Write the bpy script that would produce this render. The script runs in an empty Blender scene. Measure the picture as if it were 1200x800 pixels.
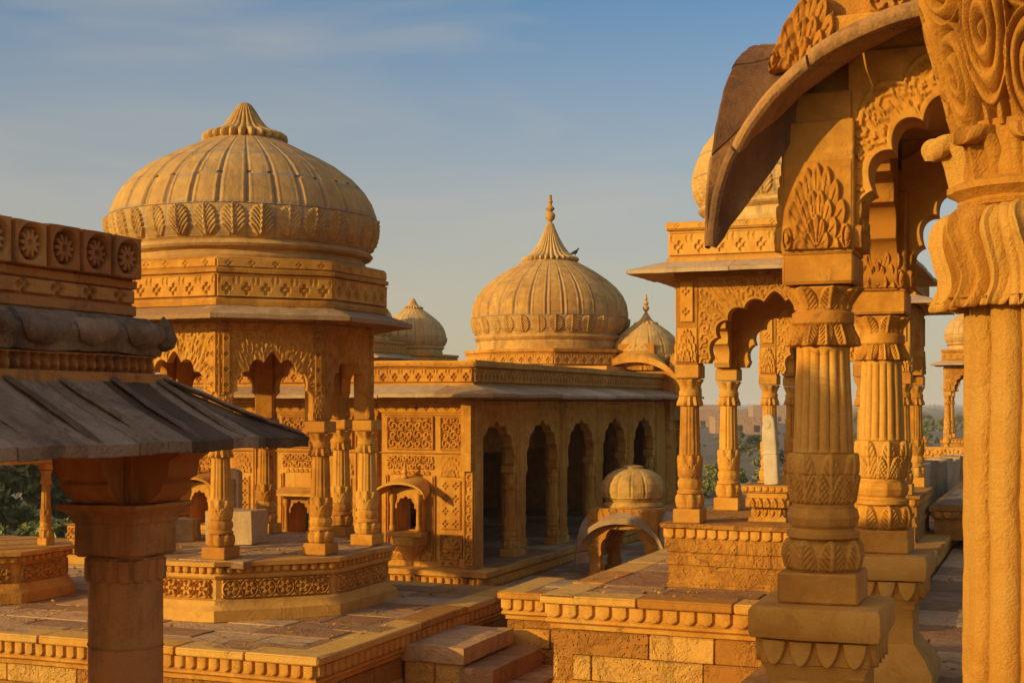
import bpy, math, random
import numpy as np
from mathutils import Vector
random.seed(7); RNG = np.random.default_rng(7)
PI = math.pi
C = bpy.context.scene.collection
EYE = 6.0            # eye height above the desert plain; z values below are given relative to the eye

# ------------------------------------------------------------------ camera, sky, sun, exposure
YAW = math.radians(21.8)
cd = bpy.data.cameras.new('camera'); cam = bpy.data.objects.new('camera', cd); C.objects.link(cam)
cam.location = (0, 0, EYE); cam.rotation_euler = (PI/2, 0, YAW)
cd.sensor_width = 36; cd.lens = 48.0; cd.shift_y = 72/1200
cd.clip_start = 0.05; cd.clip_end = 60000
bpy.context.scene.camera = cam

SUN_EL = math.radians(13.5); SUN_TH = math.radians(52)
SV = Vector((-math.cos(SUN_TH)*math.cos(SUN_EL), -math.sin(SUN_TH)*math.cos(SUN_EL), math.sin(SUN_EL)))
w = bpy.data.worlds.new('World'); bpy.context.scene.world = w; w.use_nodes = True
nt = w.node_tree; nt.nodes.clear()
sky = nt.nodes.new('ShaderNodeTexSky'); sky.sky_type = 'NISHITA'; sky.sun_disc = False
sky.sun_elevation = SUN_EL; sky.sun_rotation = math.atan2(SV.x, SV.y)
sky.altitude = 200; sky.air_density = 1.0; sky.dust_density = 0.7; sky.ozone_density = 2.5
bg = nt.nodes.new('ShaderNodeBackground'); bg.inputs['Strength'].default_value = 0.15
tc = nt.nodes.new('ShaderNodeTexCoord')
mp = nt.nodes.new('ShaderNodeMapping'); mp.inputs['Scale'].default_value = (1.2, 1.2, 7.0); mp.inputs['Rotation'].default_value = (0.1, 0.25, 0.3)
nz = nt.nodes.new('ShaderNodeTexNoise'); nz.inputs['Scale'].default_value = 2.2; nz.inputs['Detail'].default_value = 7; nz.inputs['Distortion'].default_value = 0.6
rp = nt.nodes.new('ShaderNodeValToRGB'); rp.color_ramp.elements[0].position = 0.47; rp.color_ramp.elements[1].position = 0.72
rp.color_ramp.elements[1].color = (0.36, 0.36, 0.36, 1)
mx = nt.nodes.new('ShaderNodeMix'); mx.data_type = 'RGBA'; mx.inputs['B'].default_value = (2.15, 1.9, 1.5, 1)
out = nt.nodes.new('ShaderNodeOutputWorld')
L = nt.links.new
L(tc.outputs['Generated'], mp.inputs['Vector']); L(mp.outputs[0], nz.inputs['Vector']); L(nz.outputs['Fac'], rp.inputs[0])
L(rp.outputs[0], mx.inputs['Factor']); sx = nt.nodes.new('ShaderNodeSeparateXYZ'); L(tc.outputs['Generated'], sx.inputs[0])
mr = nt.nodes.new('ShaderNodeMapRange'); mr.interpolation_type = 'SMOOTHSTEP'
for k_, v_ in (('From Min', -0.02), ('From Max', 0.40), ('To Min', 0.85), ('To Max', 0.0)): mr.inputs[k_].default_value = v_
L(sx.outputs['Z'], mr.inputs['Value'])
tn = nt.nodes.new('ShaderNodeMix'); tn.data_type = 'RGBA'; tn.blend_type = 'MULTIPLY'; tn.inputs['Factor'].default_value = 1.0; tn.inputs['B'].default_value = (0.13, 0.40, 0.51, 1)
hz = nt.nodes.new('ShaderNodeMix'); hz.data_type = 'RGBA'; hz.inputs['B'].default_value = (2.4, 1.8, 1.12, 1)   # desert dust low in the air
mt_ = nt.nodes.new('ShaderNodeMapRange'); mt_.interpolation_type = 'SMOOTHSTEP'     # low-sky tint eases off overhead, so the unseen upper sky adds fill
for k_, v_ in (('From Min', 0.30), ('From Max', 0.62), ('To Min', 1.0), ('To Max', 0.0)): mt_.inputs[k_].default_value = v_
L(sx.outputs['Z'], mt_.inputs['Value']); L(mt_.outputs[0], tn.inputs['Factor'])
L(sky.outputs[0], tn.inputs['A']); L(tn.outputs['Result'], hz.inputs['A']); L(hz.outputs['Result'], mx.inputs['A']); L(mr.outputs[0], hz.inputs['Factor']); 
dt = nt.nodes.new('ShaderNodeVectorMath'); dt.operation = 'DOT_PRODUCT'; dt.inputs[1].default_value = SV; L(tc.outputs['Generated'], dt.inputs[0])   # glow added round the sun, behind the viewer, as fill for shaded faces
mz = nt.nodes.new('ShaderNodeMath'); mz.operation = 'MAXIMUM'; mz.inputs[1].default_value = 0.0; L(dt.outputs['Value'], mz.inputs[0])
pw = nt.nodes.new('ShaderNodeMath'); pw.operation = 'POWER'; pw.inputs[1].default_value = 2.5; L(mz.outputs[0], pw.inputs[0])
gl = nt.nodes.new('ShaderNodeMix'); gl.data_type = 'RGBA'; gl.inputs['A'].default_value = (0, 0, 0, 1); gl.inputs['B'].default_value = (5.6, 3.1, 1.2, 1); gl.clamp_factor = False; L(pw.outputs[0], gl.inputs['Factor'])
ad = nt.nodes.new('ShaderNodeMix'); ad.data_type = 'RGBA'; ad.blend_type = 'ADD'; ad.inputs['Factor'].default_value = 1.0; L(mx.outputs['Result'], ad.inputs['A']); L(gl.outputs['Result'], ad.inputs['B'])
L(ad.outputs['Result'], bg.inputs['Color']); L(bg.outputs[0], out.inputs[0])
sd = bpy.data.lights.new('sun', 'SUN'); sd.energy = 2.55; sd.angle = math.radians(0.6); sd.color = (1.0, 0.72, 0.26)
so = bpy.data.objects.new('sun', sd); C.objects.link(so); so.rotation_euler = SV.to_track_quat('Z', 'Y').to_euler(); so.location = (-20, -20, 20)
vs = bpy.context.scene.view_settings
vs.view_transform = 'Standard'; vs.look = 'None'; vs.gamma = 1.0; vs.use_curve_mapping = False; vs.exposure = 0.80
bpy.context.scene.cycles.max_bounces = 6; bpy.context.scene.cycles.diffuse_bounces = 4

# ------------------------------------------------------------------ materials
def _mat(name):
    m = bpy.data.materials.new(name); m.use_nodes = True
    n = m.node_tree; n.nodes.clear()
    o = n.nodes.new('ShaderNodeOutputMaterial'); b = n.nodes.new('ShaderNodeBsdfPrincipled')
    n.links.new(b.outputs[0], o.inputs[0]); b.inputs['Roughness'].default_value = 0.9
    b.inputs['Specular IOR Level'].default_value = 0.2
    return m, n, b
def stone(name, c0, c1, c2, fw=0.35, stain=(0.085, 0.045, 0.02), stain_amt=0.6, stain_lo=0.55, bump=0.6, grain=70.0, joint=(0.34, 0.25, 0.155), pit=0.35, bev=0.008):
    m, n, b = _mat(name)
    N = n.nodes.new; Lk = n.links.new
    geo = N('ShaderNodeNewGeometry')
    def noise(scale, detail=5, rough=0.6, vec=None, dist=0.0):
        t = N('ShaderNodeTexNoise'); t.inputs['Scale'].default_value = scale; t.inputs['Detail'].default_value = detail
        t.inputs['Roughness'].default_value = rough; t.inputs['Distortion'].default_value = dist
        Lk(vec or geo.outputs['Position'], t.inputs['Vector']); return t.outputs['Fac']
    def math_(op, a, bb):
        t = N('ShaderNodeMath'); t.operation = op
        for i, x in enumerate((a, bb)):
            if isinstance(x, (int, float)): t.inputs[i].default_value = x
            else: Lk(x, t.inputs[i])
        return t.outputs[0]
    def ramp(f, p0, p1, a=0.0, bb=1.0):
        t = N('ShaderNodeMapRange'); t.inputs['From Min'].default_value = p0; t.inputs['From Max'].default_value = p1
        t.inputs['To Min'].default_value = a; t.inputs['To Max'].default_value = bb; Lk(f, t.inputs['Value']); return t.outputs[0]
    def mix(f, a, bb):
        t = N('ShaderNodeMix'); t.data_type = 'RGBA'
        for k, x in (('Factor', f), ('A', a), ('B', bb)):
            if isinstance(x, tuple): t.inputs[k].default_value = (*x, 1)
            elif isinstance(x, (int, float)): t.inputs[k].default_value = x
            else: Lk(x, t.inputs[k])
        return t.outputs['Result']
    at = N('ShaderNodeAttribute'); at.attribute_name = 'tint'
    aj = N('ShaderNodeAttribute'); aj.attribute_name = 'joint'
    big = noise(0.9, 4, 0.6, dist=0.4); mid = noise(7.0, 6, 0.65, dist=0.3); fine = noise(grain, 4, 0.7)
    f = math_('ADD', math_('MULTIPLY', big, 0.55), math_('MULTIPLY', mid, 0.45))
    f = math_('ADD', f, math_('MULTIPLY', at.outputs['Fac'], 0.30))
    oi = N('ShaderNodeObjectInfo'); f = math_('ADD', f, math_('MULTIPLY', math_('SUBTRACT', oi.outputs['Random'], 0.5), 0.2))
    col = mix(ramp(f, 0.38, 0.52), c0, c1); col = mix(ramp(f, 0.5, 0.68), col, c2)
    col = mix(ramp(fine, 0.35, 0.7, 0.0, 0.35), col, c0)
    mpn = N('ShaderNodeMapping'); mpn.inputs['Scale'].default_value = (3.2, 3.2, 0.55); Lk(geo.outputs['Position'], mpn.inputs['Vector'])
    st = math_('MULTIPLY', noise(1.0, 6, 0.7, mpn.outputs[0], 0.5), 1.0)
    st2 = noise(2.3, 6, 0.7, None, 0.8)
    sf = math_('MULTIPLY', ramp(math_('ADD', math_('MULTIPLY', st, 0.6), math_('MULTIPLY', st2, 0.4)), stain_lo, stain_lo+0.17), stain_amt)
    col = mix(sf, col, stain)
    lich = noise(4.3, 8, 0.8, None, 0.9); patch = noise(0.75, 3, 0.6)
    col = mix(math_('MULTIPLY', ramp(lich, 0.56, 0.66), ramp(patch, 0.46, 0.60, 0.0, 0.62)), col, tuple(c*0.55+0.012 for c in stain))
    tone = N('ShaderNodeMath'); tone.operation = 'FRACT'; Lk(math_('MULTIPLY', math_('ADD', math_('MULTIPLY', at.outputs['Fac'], 1.7), oi.outputs['Random']), 5.3), tone.inputs[0])
    col = mix(ramp(tone.outputs[0], 0.55, 1.0, 0.0, 0.30), col, tuple(x*y for x, y in zip(c1, (0.80, 0.92, 1.5))))
    pale = noise(1.7, 7, 0.75, None, 1.2)
    col = mix(ramp(pale, 0.62, 0.72, 0.0, 0.5), col, tuple(min(.7, c*1.12+.07) for c in c2))
    col = mix(math_('MULTIPLY', aj.outputs['Fac'], ramp(mid, 0.35, 0.55, 0.45, 0.95)), col, joint)
    Lk(col, b.inputs['Base Color'])
    vor = N('ShaderNodeTexVoronoi'); vor.inputs['Scale'].default_value = 28; Lk(geo.outputs['Position'], vor.inputs['Vector'])
    pits = math_('MULTIPLY', ramp(vor.outputs['Distance'], 0.0, 0.35, 0.0, 1.0), pit)
    h = math_('ADD', math_('ADD', math_('MULTIPLY', fine, fw), math_('MULTIPLY', mid, 1.1)), math_('MULTIPLY', pits, ramp(st2, 0.45, 0.6, 0.0, 1.0)))
    bp = N('ShaderNodeBump'); bp.inputs['Strength'].default_value = bump; bp.inputs['Distance'].default_value = 0.02
    Lk(h, bp.inputs['Height'])
    if bev > 0:
        bv = N('ShaderNodeBevel'); bv.samples = 3; bv.inputs['Radius'].default_value = bev; Lk(bv.outputs[0], bp.inputs['Normal'])
    Lk(bp.outputs[0], b.inputs['Normal'])
    return m
SAND = stone('golden_sandstone', (0.37, 0.148, 0.017), (0.56, 0.25, 0.030), (0.63, 0.34, 0.065), stain_amt=0.8, stain_lo=0.545)
CARVED = stone('carved_sandstone', (0.39, 0.156, 0.017), (0.57, 0.255, 0.030), (0.64, 0.34, 0.065), stain_amt=0.7, stain_lo=0.555, bump=0.35)
DOME = stone('dome_sandstone', (0.40, 0.20, 0.045), (0.55, 0.31, 0.075), (0.62, 0.40, 0.135), stain=(0.15, 0.085, 0.035), stain_amt=0.75, stain_lo=0.50, joint=(0.30, 0.22, 0.135))
ROUGH = stone('rough_sandstone', (0.35, 0.14, 0.018), (0.54, 0.24, 0.030), (0.62, 0.33, 0.065), stain_amt=0.7, stain_lo=0.56, bump=1.0, pit=1.2, grain=45)
PAVE = stone('paving_stone', (0.30, 0.14, 0.042), (0.44, 0.23, 0.075), (0.52, 0.31, 0.125), stain=(0.09, 0.055, 0.03), stain_amt=0.7, stain_lo=0.5, bump=0.9, pit=0.8)
DARK = stone('blackened_roof_stone', (0.14, 0.075, 0.03), (0.27, 0.155, 0.07), (0.44, 0.28, 0.145), stain=(0.04, 0.026, 0.016), stain_amt=0.9, stain_lo=0.5, bump=1.0, pit=0.8)
RUST = stone('weathered_red_sandstone', (0.44, 0.15, 0.03), (0.57, 0.22, 0.045), (0.64, 0.30, 0.07), stain=(0.05, 0.03, 0.018), stain_amt=0.85, stain_lo=0.50, bump=0.7)
GREY = stone('grey_ledge_stone', (0.33, 0.18, 0.065), (0.46, 0.28, 0.115), (0.53, 0.355, 0.175), stain=(0.12, 0.085, 0.055), stain_amt=0.6, stain_lo=0.52, bump=0.7)
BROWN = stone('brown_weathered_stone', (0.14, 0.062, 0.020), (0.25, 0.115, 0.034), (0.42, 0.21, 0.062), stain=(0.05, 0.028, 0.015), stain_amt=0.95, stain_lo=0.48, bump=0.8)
WORN = stone('worn_carved_sandstone', (0.37, 0.146, 0.015), (0.56, 0.24, 0.026), (0.63, 0.325, 0.055), stain_amt=0.6, stain_lo=0.58, bump=0.6, pit=0.8, grain=150, bev=0.0, fw=1.1)
CREAM = stone('cream_marble', (0.40, 0.30, 0.175), (0.50, 0.395, 0.25), (0.58, 0.48, 0.32), stain=(0.32, 0.22, 0.12), stain_amt=0.4, bump=0.25, pit=0.1)
PLAIN = stone('desert_ground', (0.15, 0.10, 0.055), (0.22, 0.15, 0.08), (0.28, 0.20, 0.11), stain=(0.07, 0.075, 0.03), stain_amt=0.8, stain_lo=0.46, bump=0.3, pit=0, bev=0)
def simple(name, col, var=0.3, rough=0.9, scale=3.0, c2=None):
    m, n, b = _mat(name)
    g = n.nodes.new('ShaderNodeNewGeometry'); t = n.nodes.new('ShaderNodeTexNoise'); t.inputs['Scale'].default_value = scale; t.inputs['Detail'].default_value = 4
    n.links.new(g.outputs['Position'], t.inputs['Vector'])
    r = n.nodes.new('ShaderNodeValToRGB'); r.color_ramp.elements[0].position = 0.35; r.color_ramp.elements[1].position = 0.65
    r.color_ramp.elements[0].color = (*[c*(1-var) for c in col], 1); r.color_ramp.elements[1].color = (*(c2 or [c*(1+var) for c in col]), 1)
    n.links.new(t.outputs['Fac'], r.inputs[0]); n.links.new(r.outputs[0], b.inputs['Base Color']); b.inputs['Roughness'].default_value = rough
    return m
LEAF = simple('foliage', (0.14, 0.17, 0.04), 0.4, 0.7, 1.3, (0.30, 0.29, 0.08))
LEAF2 = simple('dusty_foliage', (0.13, 0.14, 0.05), 0.35, 0.8, 0.3, (0.21, 0.195, 0.085))
BARK = simple('bark', (0.09, 0.06, 0.04))
PLASTER = simple('house_plaster', (0.33, 0.20, 0.12), 0.25)
SHADEHOLE = simple('shaded_opening', (0.05, 0.035, 0.025))  # dark colour stands for the shade inside house doors and windows
FEATHER = simple('dark_feathers', (0.035, 0.032, 0.03), 0.3, 0.6, 40)

# ------------------------------------------------------------------ mesh builder
def sst(a, b, x):
    t = np.clip((x-a)/(b-a), 0, 1); return t*t*(3-2*t)
def wobble(P, amp, fr=3.1):
    x, y, z = P[:, 0], P[:, 1], P[:, 2]
    d = np.zeros_like(P)
    for k, (a, f) in enumerate(((1.0, fr), (0.6, fr*2.7), (0.45, fr*6.1))):
        d[:, 0] += a*np.sin(f*(y+0.7*z)+1.3*k)*np.cos(f*1.3*z+2.1+k)
        d[:, 1] += a*np.sin(f*(z+0.6*x)+2.9*k)*np.cos(f*1.2*x+0.4+k)
        d[:, 2] += a*np.sin(f*(x+0.8*y)+0.6*k)*np.cos(f*1.1*y+1.7+k)
    return P+d*amp
class MB:
    def __init__(s): s.V = []; s.Q = []; s.T = []; s.N = []; s.n = 0; s.J = []; s.K = []
    def add(s, P, quads=None, tris=None, ngons=None, joint=None, tint=0.0):
        P = np.asarray(P, float).reshape(-1, 3); s.V.append(P)
        s.J.append(np.zeros(len(P)) if joint is None else np.asarray(joint, float).ravel())
        s.K.append(np.full(len(P), float(tint)) if np.isscalar(tint) else np.asarray(tint, float).ravel())
        if quads is not None: s.Q.append(np.asarray(quads, int).reshape(-1, 4)+s.n)
        if tris is not None: s.T.append(np.asarray(tris, int).reshape(-1, 3)+s.n)
        if ngons:
            for g in ngons: s.N.append([int(i)+s.n for i in g])
        s.n += len(P)
    def grid(s, P, wrap=False, flip=False, joint=None, tint=0.0):
        nr, nc = P.shape[:2]
        i = np.arange(nr-1)[:, None]; j = np.arange(nc if wrap else nc-1)[None, :]; j2 = (j+1) % nc
        q = np.stack([i*nc+j, i*nc+j2, (i+1)*nc+j2, (i+1)*nc+j], -1).reshape(-1, 4)
        if flip: q = q[:, ::-1]
        s.add(P.reshape(-1, 3), quads=q, joint=joint, tint=tint)
    def box(s, a, b, c=0.008, tint=0.0, O=None, U=None, W=None, N=None):
        """chamfered box; in a local frame (U,N,W)=(x,y,z) if given"""
        a = np.array(a, float); b = np.array(b, float); lo = np.minimum(a, b); hi = np.maximum(a, b)
        c = min(c, 0.3*float((hi-lo).min()))
        vs = []; idx = {}
        for ix in (0, 1):
            for iy in (0, 1):
                for iz in (0, 1):
                    p = np.array([hi[0] if ix else lo[0], hi[1] if iy else lo[1], hi[2] if iz else lo[2]])
                    sg = np.array([-1 if ix else 1, -1 if iy else 1, -1 if iz else 1])*c
                    for ax in range(3):
                        q = p+sg; q[ax] = p[ax]; idx[(ix, iy, iz, ax)] = len(vs); vs.append(q)
        F = []
        for ax in range(3):
            o = [k for k in range(3) if k != ax]
            for sd_ in (0, 1):
                loop = []
                for (p, q) in ((0, 0), (1, 0), (1, 1), (0, 1)):
                    key = [0, 0, 0]; key[ax] = sd_; key[o[0]] = p; key[o[1]] = q; loop.append(idx[(*key, ax)])
                if (sd_ == 1) != (ax != 1): loop = loop[::-1]
                F.append(loop)
        for ax in range(3):           # edges along ax
            o = [k for k in range(3) if k != ax]
            for p in (0, 1):
                for q in (0, 1):
                    k0 = [0, 0, 0]; k0[o[0]] = p; k0[o[1]] = q; k1 = list(k0); k1[ax] = 1
                    F.append([idx[(*k0, o[0])], idx[(*k1, o[0])], idx[(*k1, o[1])], idx[(*k0, o[1])]])
        T = []
        for ix in (0, 1):
            for iy in (0, 1):
                for iz in (0, 1): T.append([idx[(ix, iy, iz, k)] for k in range(3)])
        P = np.array(vs)
        if O is not None: P = np.array(O)+P[:, :1]*np.array(U)+P[:, 1:2]*np.array(N)+P[:, 2:3]*np.array(W)
        s.add(P, quads=F, tris=T, tint=tint)
    def rbox(s, a, b, seg=0.12, tint=0.0):
        """box with subdivided faces, to be roughened by wobble"""
        a = np.array(a, float); b = np.array(b, float); lo = np.minimum(a, b); hi = np.maximum(a, b)
        n = [max(1, int(math.ceil((hi[k]-lo[k])/seg))) for k in range(3)]
        for ax in range(3):
            o = [k for k in range(3) if k != ax]
            A = np.linspace(lo[o[0]], hi[o[0]], n[o[0]]+1); B = np.linspace(lo[o[1]], hi[o[1]], n[o[1]]+1)
            for sd_ in (0, 1):
                P = np.zeros((len(A), len(B), 3)); P[..., o[0]] = A[:, None]; P[..., o[1]] = B[None, :]; P[..., ax] = hi[ax] if sd_ else lo[ax]
                s.grid(P, flip=(sd_ == 1) == (ax != 1) and False or ((sd_ == 1) != (ax == 1)), tint=tint)
    def ring(s, poly, prof, seg=0.0, close=False, cap=None, joint=None):
        """sweep profile [(offset, z)...] round a convex polygon (ccw); cap: 'top'/'bottom'/'both'"""
        rows = []
        for (o, z) in prof:
            q = offset_poly(poly, o); q = subdiv(q, poly, seg)
            rows.append(np.column_stack([q, np.full(len(q), z)]))
        if close: rows.append(rows[0])
        s.grid(np.array(rows), wrap=True)
        if cap in ('top', 'both'): s.add(rows[-1], ngons=[list(range(len(rows[-1])))])
        if cap in ('bottom', 'both'): s.add(rows[0], ngons=[list(range(len(rows[0])))[::-1]])
    def lathe(s, prof, n=48, mod=None, ctr=(0, 0, 0), joint=None, cap=True):
        """prof [(r,z)...]; mod(R,Z,TH)->R"""
        prof = np.array(prof, float); th = np.arange(n)*2*PI/n
        R = np.repeat(prof[:, :1], n, 1); Z = np.repeat(prof[:, 1:2], n, 1); TH = np.repeat(th[None, :], len(prof), 0)
        if mod: R = mod(R, Z, TH)
        P = np.stack([ctr[0]+R*np.cos(TH), ctr[1]+R*np.sin(TH), ctr[2]+Z], -1)
        s.grid(P, wrap=True, joint=None if joint is None else joint(R, Z, TH))
        if cap:
            s.add(P[-1], ngons=[list(range(n))]); s.add(P[0], ngons=[list(range(n))[::-1]])
    def relief(s, O, U, W, N, w, h, f, res=0.012, base=0.004, tint=0.0):
        nx = max(2, int(w/res)+1); ny = max(2, int(h/res)+1)
        x = np.linspace(0, w, nx); y = np.linspace(0, h, ny); X, Y = np.meshgrid(x, y)
        H = f(X, Y)+base
        H[0, :] = -0.01; H[-1, :] = -0.01; H[:, 0] = -0.01; H[:, -1] = -0.01
        P = np.array(O, float)+X[..., None]*np.array(U, float)+Y[..., None]*np.array(W, float)+H[..., None]*np.array(N, float)
        flip = np.dot(np.cross(np.array(U, float), np.array(W, float)), np.array(N, float)) < 0
        s.grid(P, flip=flip, tint=tint)
    def build(s, name, mat, parent=None, off=(0, 0, 0), wob=0.0, loc=None, angle=38, fr=3.1):
        me = mesh_from(s, name, mat, off, wob, angle, fr)
        return link(name, me, parent, loc)
def mesh_from(s, name, mat, off=(0, 0, 0), wob=0.0, angle=38, fr=3.1):
    V = np.concatenate(s.V)
    if wob > 0: V = wobble(V, wob, fr)
    V = V-np.array(off, float)
    me = bpy.data.meshes.new(name)
    arrs = []; starts = []; k = 0
    if s.Q:
        q = np.concatenate(s.Q); arrs.append(q.ravel()); starts.append(np.arange(len(q))*4+k); k += 4*len(q)
    if s.T:
        t = np.concatenate(s.T); arrs.append(t.ravel()); starts.append(np.arange(len(t))*3+k); k += 3*len(t)
    for g in s.N:
        arrs.append(np.array(g)); starts.append(np.array([k])); k += len(g)
    lv = np.concatenate(arrs).astype(np.int32); ls = np.concatenate(starts).astype(np.int32)
    me.vertices.add(len(V)); me.vertices.foreach_set('co', V.astype(np.float32).ravel())
    me.loops.add(len(lv)); me.loops.foreach_set('vertex_index', lv)
    me.polygons.add(len(ls)); me.polygons.foreach_set('loop_start', ls)
    J = np.concatenate(s.J); K = np.concatenate(s.K)
    for nm, arr in (('joint', J), ('tint', K)):
        if np.any(arr != 0):
            a = me.attributes.new(nm, 'FLOAT', 'POINT'); a.data.foreach_set('value', arr.astype(np.float32))
    me.update(calc_edges=True); me.validate()
    me.shade_smooth(); me.set_sharp_from_angle(angle=math.radians(angle))
    me.materials.append(mat)
    return me
def link(name, me, parent=None, loc=None):
    o = bpy.data.objects.new(name, me); C.objects.link(o)
    if parent is not None: o.parent = parent
    if loc is not None: o.location = loc
    return o
def offset_poly(poly, d):
    p = np.array(poly, float); n = len(p); out_ = np.zeros_like(p)
    for i in range(n):
        e0 = p[i]-p[i-1]; e1 = p[(i+1) % n]-p[i]
        n0 = np.array([e0[1], -e0[0]])/np.linalg.norm(e0); n1 = np.array([e1[1], -e1[0]])/np.linalg.norm(e1)
        b = n0+n1; b = b/np.linalg.norm(b); out_[i] = p[i]+b*d/max(0.2, np.dot(b, n0))
    return out_
def subdiv(q, ref, seg):
    if seg <= 0: return q
    r = np.array(ref, float); res = []
    for i in range(len(q)):
        k = max(1, int(np.linalg.norm(r[(i+1) % len(r)]-r[i])/seg))
        for t in range(k): res.append(q[i]+(q[(i+1) % len(q)]-q[i])*t/k)
    return np.array(res)
def rect(x0, x1, y0, y1): return [(x0, y0), (x1, y0), (x1, y1), (x0, y1)]
def octo(ap, cx=0, cy=0):
    R = ap/math.cos(PI/8); return [(cx+R*math.cos(PI/8+k*PI/4), cy+R*math.sin(PI/8+k*PI/4)) for k in range(8)]
def edges(poly):
    p = np.array(poly, float)
    for i in range(len(p)):
        a, b = p[i], p[(i+1) % len(p)]; l = np.linalg.norm(b-a); u = (b-a)/l
        yield a, b, u, np.array([u[1], -u[0]]), l
def thing(name, label, cat, loc=(0, 0, 0), rotz=0, group=None):
    o = bpy.data.objects.new(name, None); C.objects.link(o); o.location = (loc[0], loc[1], loc[2]+EYE); o.rotation_euler = (0, 0, rotz)
    o.empty_display_size = 0.3
    tag(o, label, cat, group); return o
def tag(o, label, cat, group=None):
    o['label'] = label; o['category'] = cat
    if group: o['group'] = group
def copy_tree(o, parent=None):
    c = o.copy(); C.objects.link(c)
    if parent is not None: c.parent = parent
    for ch in list(o.children): copy_tree(ch, c)
    return c

# ------------------------------------------------------------------ carved patterns (heights in metres)
def f_scallop(w, h, d=0.03):
    def f(x, y):
        cx = (np.mod(x/w, 1)-0.5)*w; r = 0.43*w; yy = y-0.02*h
        lo = r-np.sqrt(np.maximum(r*r-cx*cx, 0)); ins = sst(0, 0.012, r-np.abs(cx))*sst(-0.004, 0.008, yy-lo)
        return d*ins*(0.75+0.25*np.clip(1-(cx/r)**2, 0, 1))
    return f
def f_cross(c, h, d=0.02, s=0.16):
    def f(x, y):
        cx = (np.mod(x/c, 1)-0.5)*c; cy = y-h/2; k = s*min(c, h*1.6); rec = 0
        for (a, b) in ((1, 0), (-1, 0), (0, 1), (0, -1)):
            rec = np.maximum(rec, sst(1.25, 0.85, (np.abs(cx-a*k)+np.abs(cy-b*k))/(0.62*k)))
        return d*(1-rec)
    return f
def f_flower(h, d=0.035):
    c = h
    def f(x, y):
        cx = (np.mod(x/c, 1)-0.5)*c; cy = y-h/2; r = np.hypot(cx, cy)/c; t = np.arctan2(cy, cx)
        pet = sst(0.03, -0.03, r-0.40*(0.42+0.58*np.abs(np.cos(3*t))))*sst(0.085, 0.12, r)
        ringv = sst(0.05, 0.02, np.abs(r-0.46)); ctr = sst(0.085, 0.05, r)
        cx2 = (np.mod(x/c+0.5, 1)-0.5)*c; k = np.hypot(cx2, np.abs(cy)-h/2)/c; dia = sst(0.2, 0.14, k)
        top = sst(0.44, 0.47, np.abs(cy)/h)
        return d*np.maximum.reduce([pet, ringv, ctr*0.9, dia, top])
    return f
def f_frieze(c, h, d=0.025):
    def f(x, y):
        u = (np.mod(x/c, 1)-0.5); v = y/h; rec = 0
        for (a, b) in ((0, 0.2), (0.16, 0.36), (-0.16, 0.36), (0, 0.52)):
            rec = np.maximum(rec, sst(1.15, 0.8, np.hypot((u-a)/0.10, (v-b)/0.11)))
        u2 = np.abs(np.mod(x/c+0.5, 1)-0.5)
        rec = np.maximum(rec, sst(0.02, -0.02, np.maximum(np.abs(u2-0.13)*1.2+np.abs(v-0.72)*0.6-0.1, 0.0)))
        edge = np.maximum(sst(0.90, 0.94, v), sst(0.08, 0.05, v))
        return np.maximum(d*(1-rec), d*1.5*edge)
    return f
def f_scroll(c, d=0.022, seed=0):
    def f(x, y):
        i = np.floor(x/c); j = np.floor(y/c); u = x/c-i-0.5; v = y/c-j-0.5
        sgn = np.where(np.mod(i+j, 2) < 1, 1.0, -1.0); u = u*sgn
        r = np.hypot(u, v); t = np.arctan2(v, u)
        sp = np.sin(t*1+13*r+seed); lobes = 0.35*np.sin(7*t+9*r)
        a = sst(-0.15, 0.35, sp+lobes)*sst(0.56, 0.46, r)
        leaf = sst(0.1, 0.4, np.sin(5*PI*(u+v))*np.sin(3*PI*(u-v)))*sst(0.42, 0.5, r)
        return d*np.maximum(a, leaf)
    return f
def f_rosette(w, h, d=0.025, n=8):
    def f(x, y):
        u = (x-w/2)/min(w, h); v = (y-h/2)/min(w, h); r = np.hypot(u, v); t = np.arctan2(v, u)
        p1 = sst(0.03, -0.03, r-0.36*(0.5+0.5*np.abs(np.cos(n/2*t)))); p2 = sst(0.02, -0.02, r-0.2*(0.5+0.5*np.abs(np.sin(n/2*t))))
        ex, ey = (x-w/2), (y-h/2)
        sc = f_scroll(min(w, h)/3.2, 1.0)(x, y)*sst(0.4, 0.46, r)
        border = sst(0.05, 0.035, np.minimum(np.minimum(x, w-x), np.minimum(y, h-y))/min(w, h))
        return d*np.maximum.reduce([p1*0.75+p2*0.4, sc*0.75, border*1.1])
    return f
def f_panel(w, h, c, d=0.022):
    g = f_scroll(c, 1.0)
    def f(x, y):
        e = np.minimum(np.minimum(x, w-x), np.minimum(y, h-y)); bd = sst(0.035, 0.028, e)
        return d*np.maximum(bd*1.2, g(x-0.03, y-0.03)*sst(0.035, 0.045, e))
    return f
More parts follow.
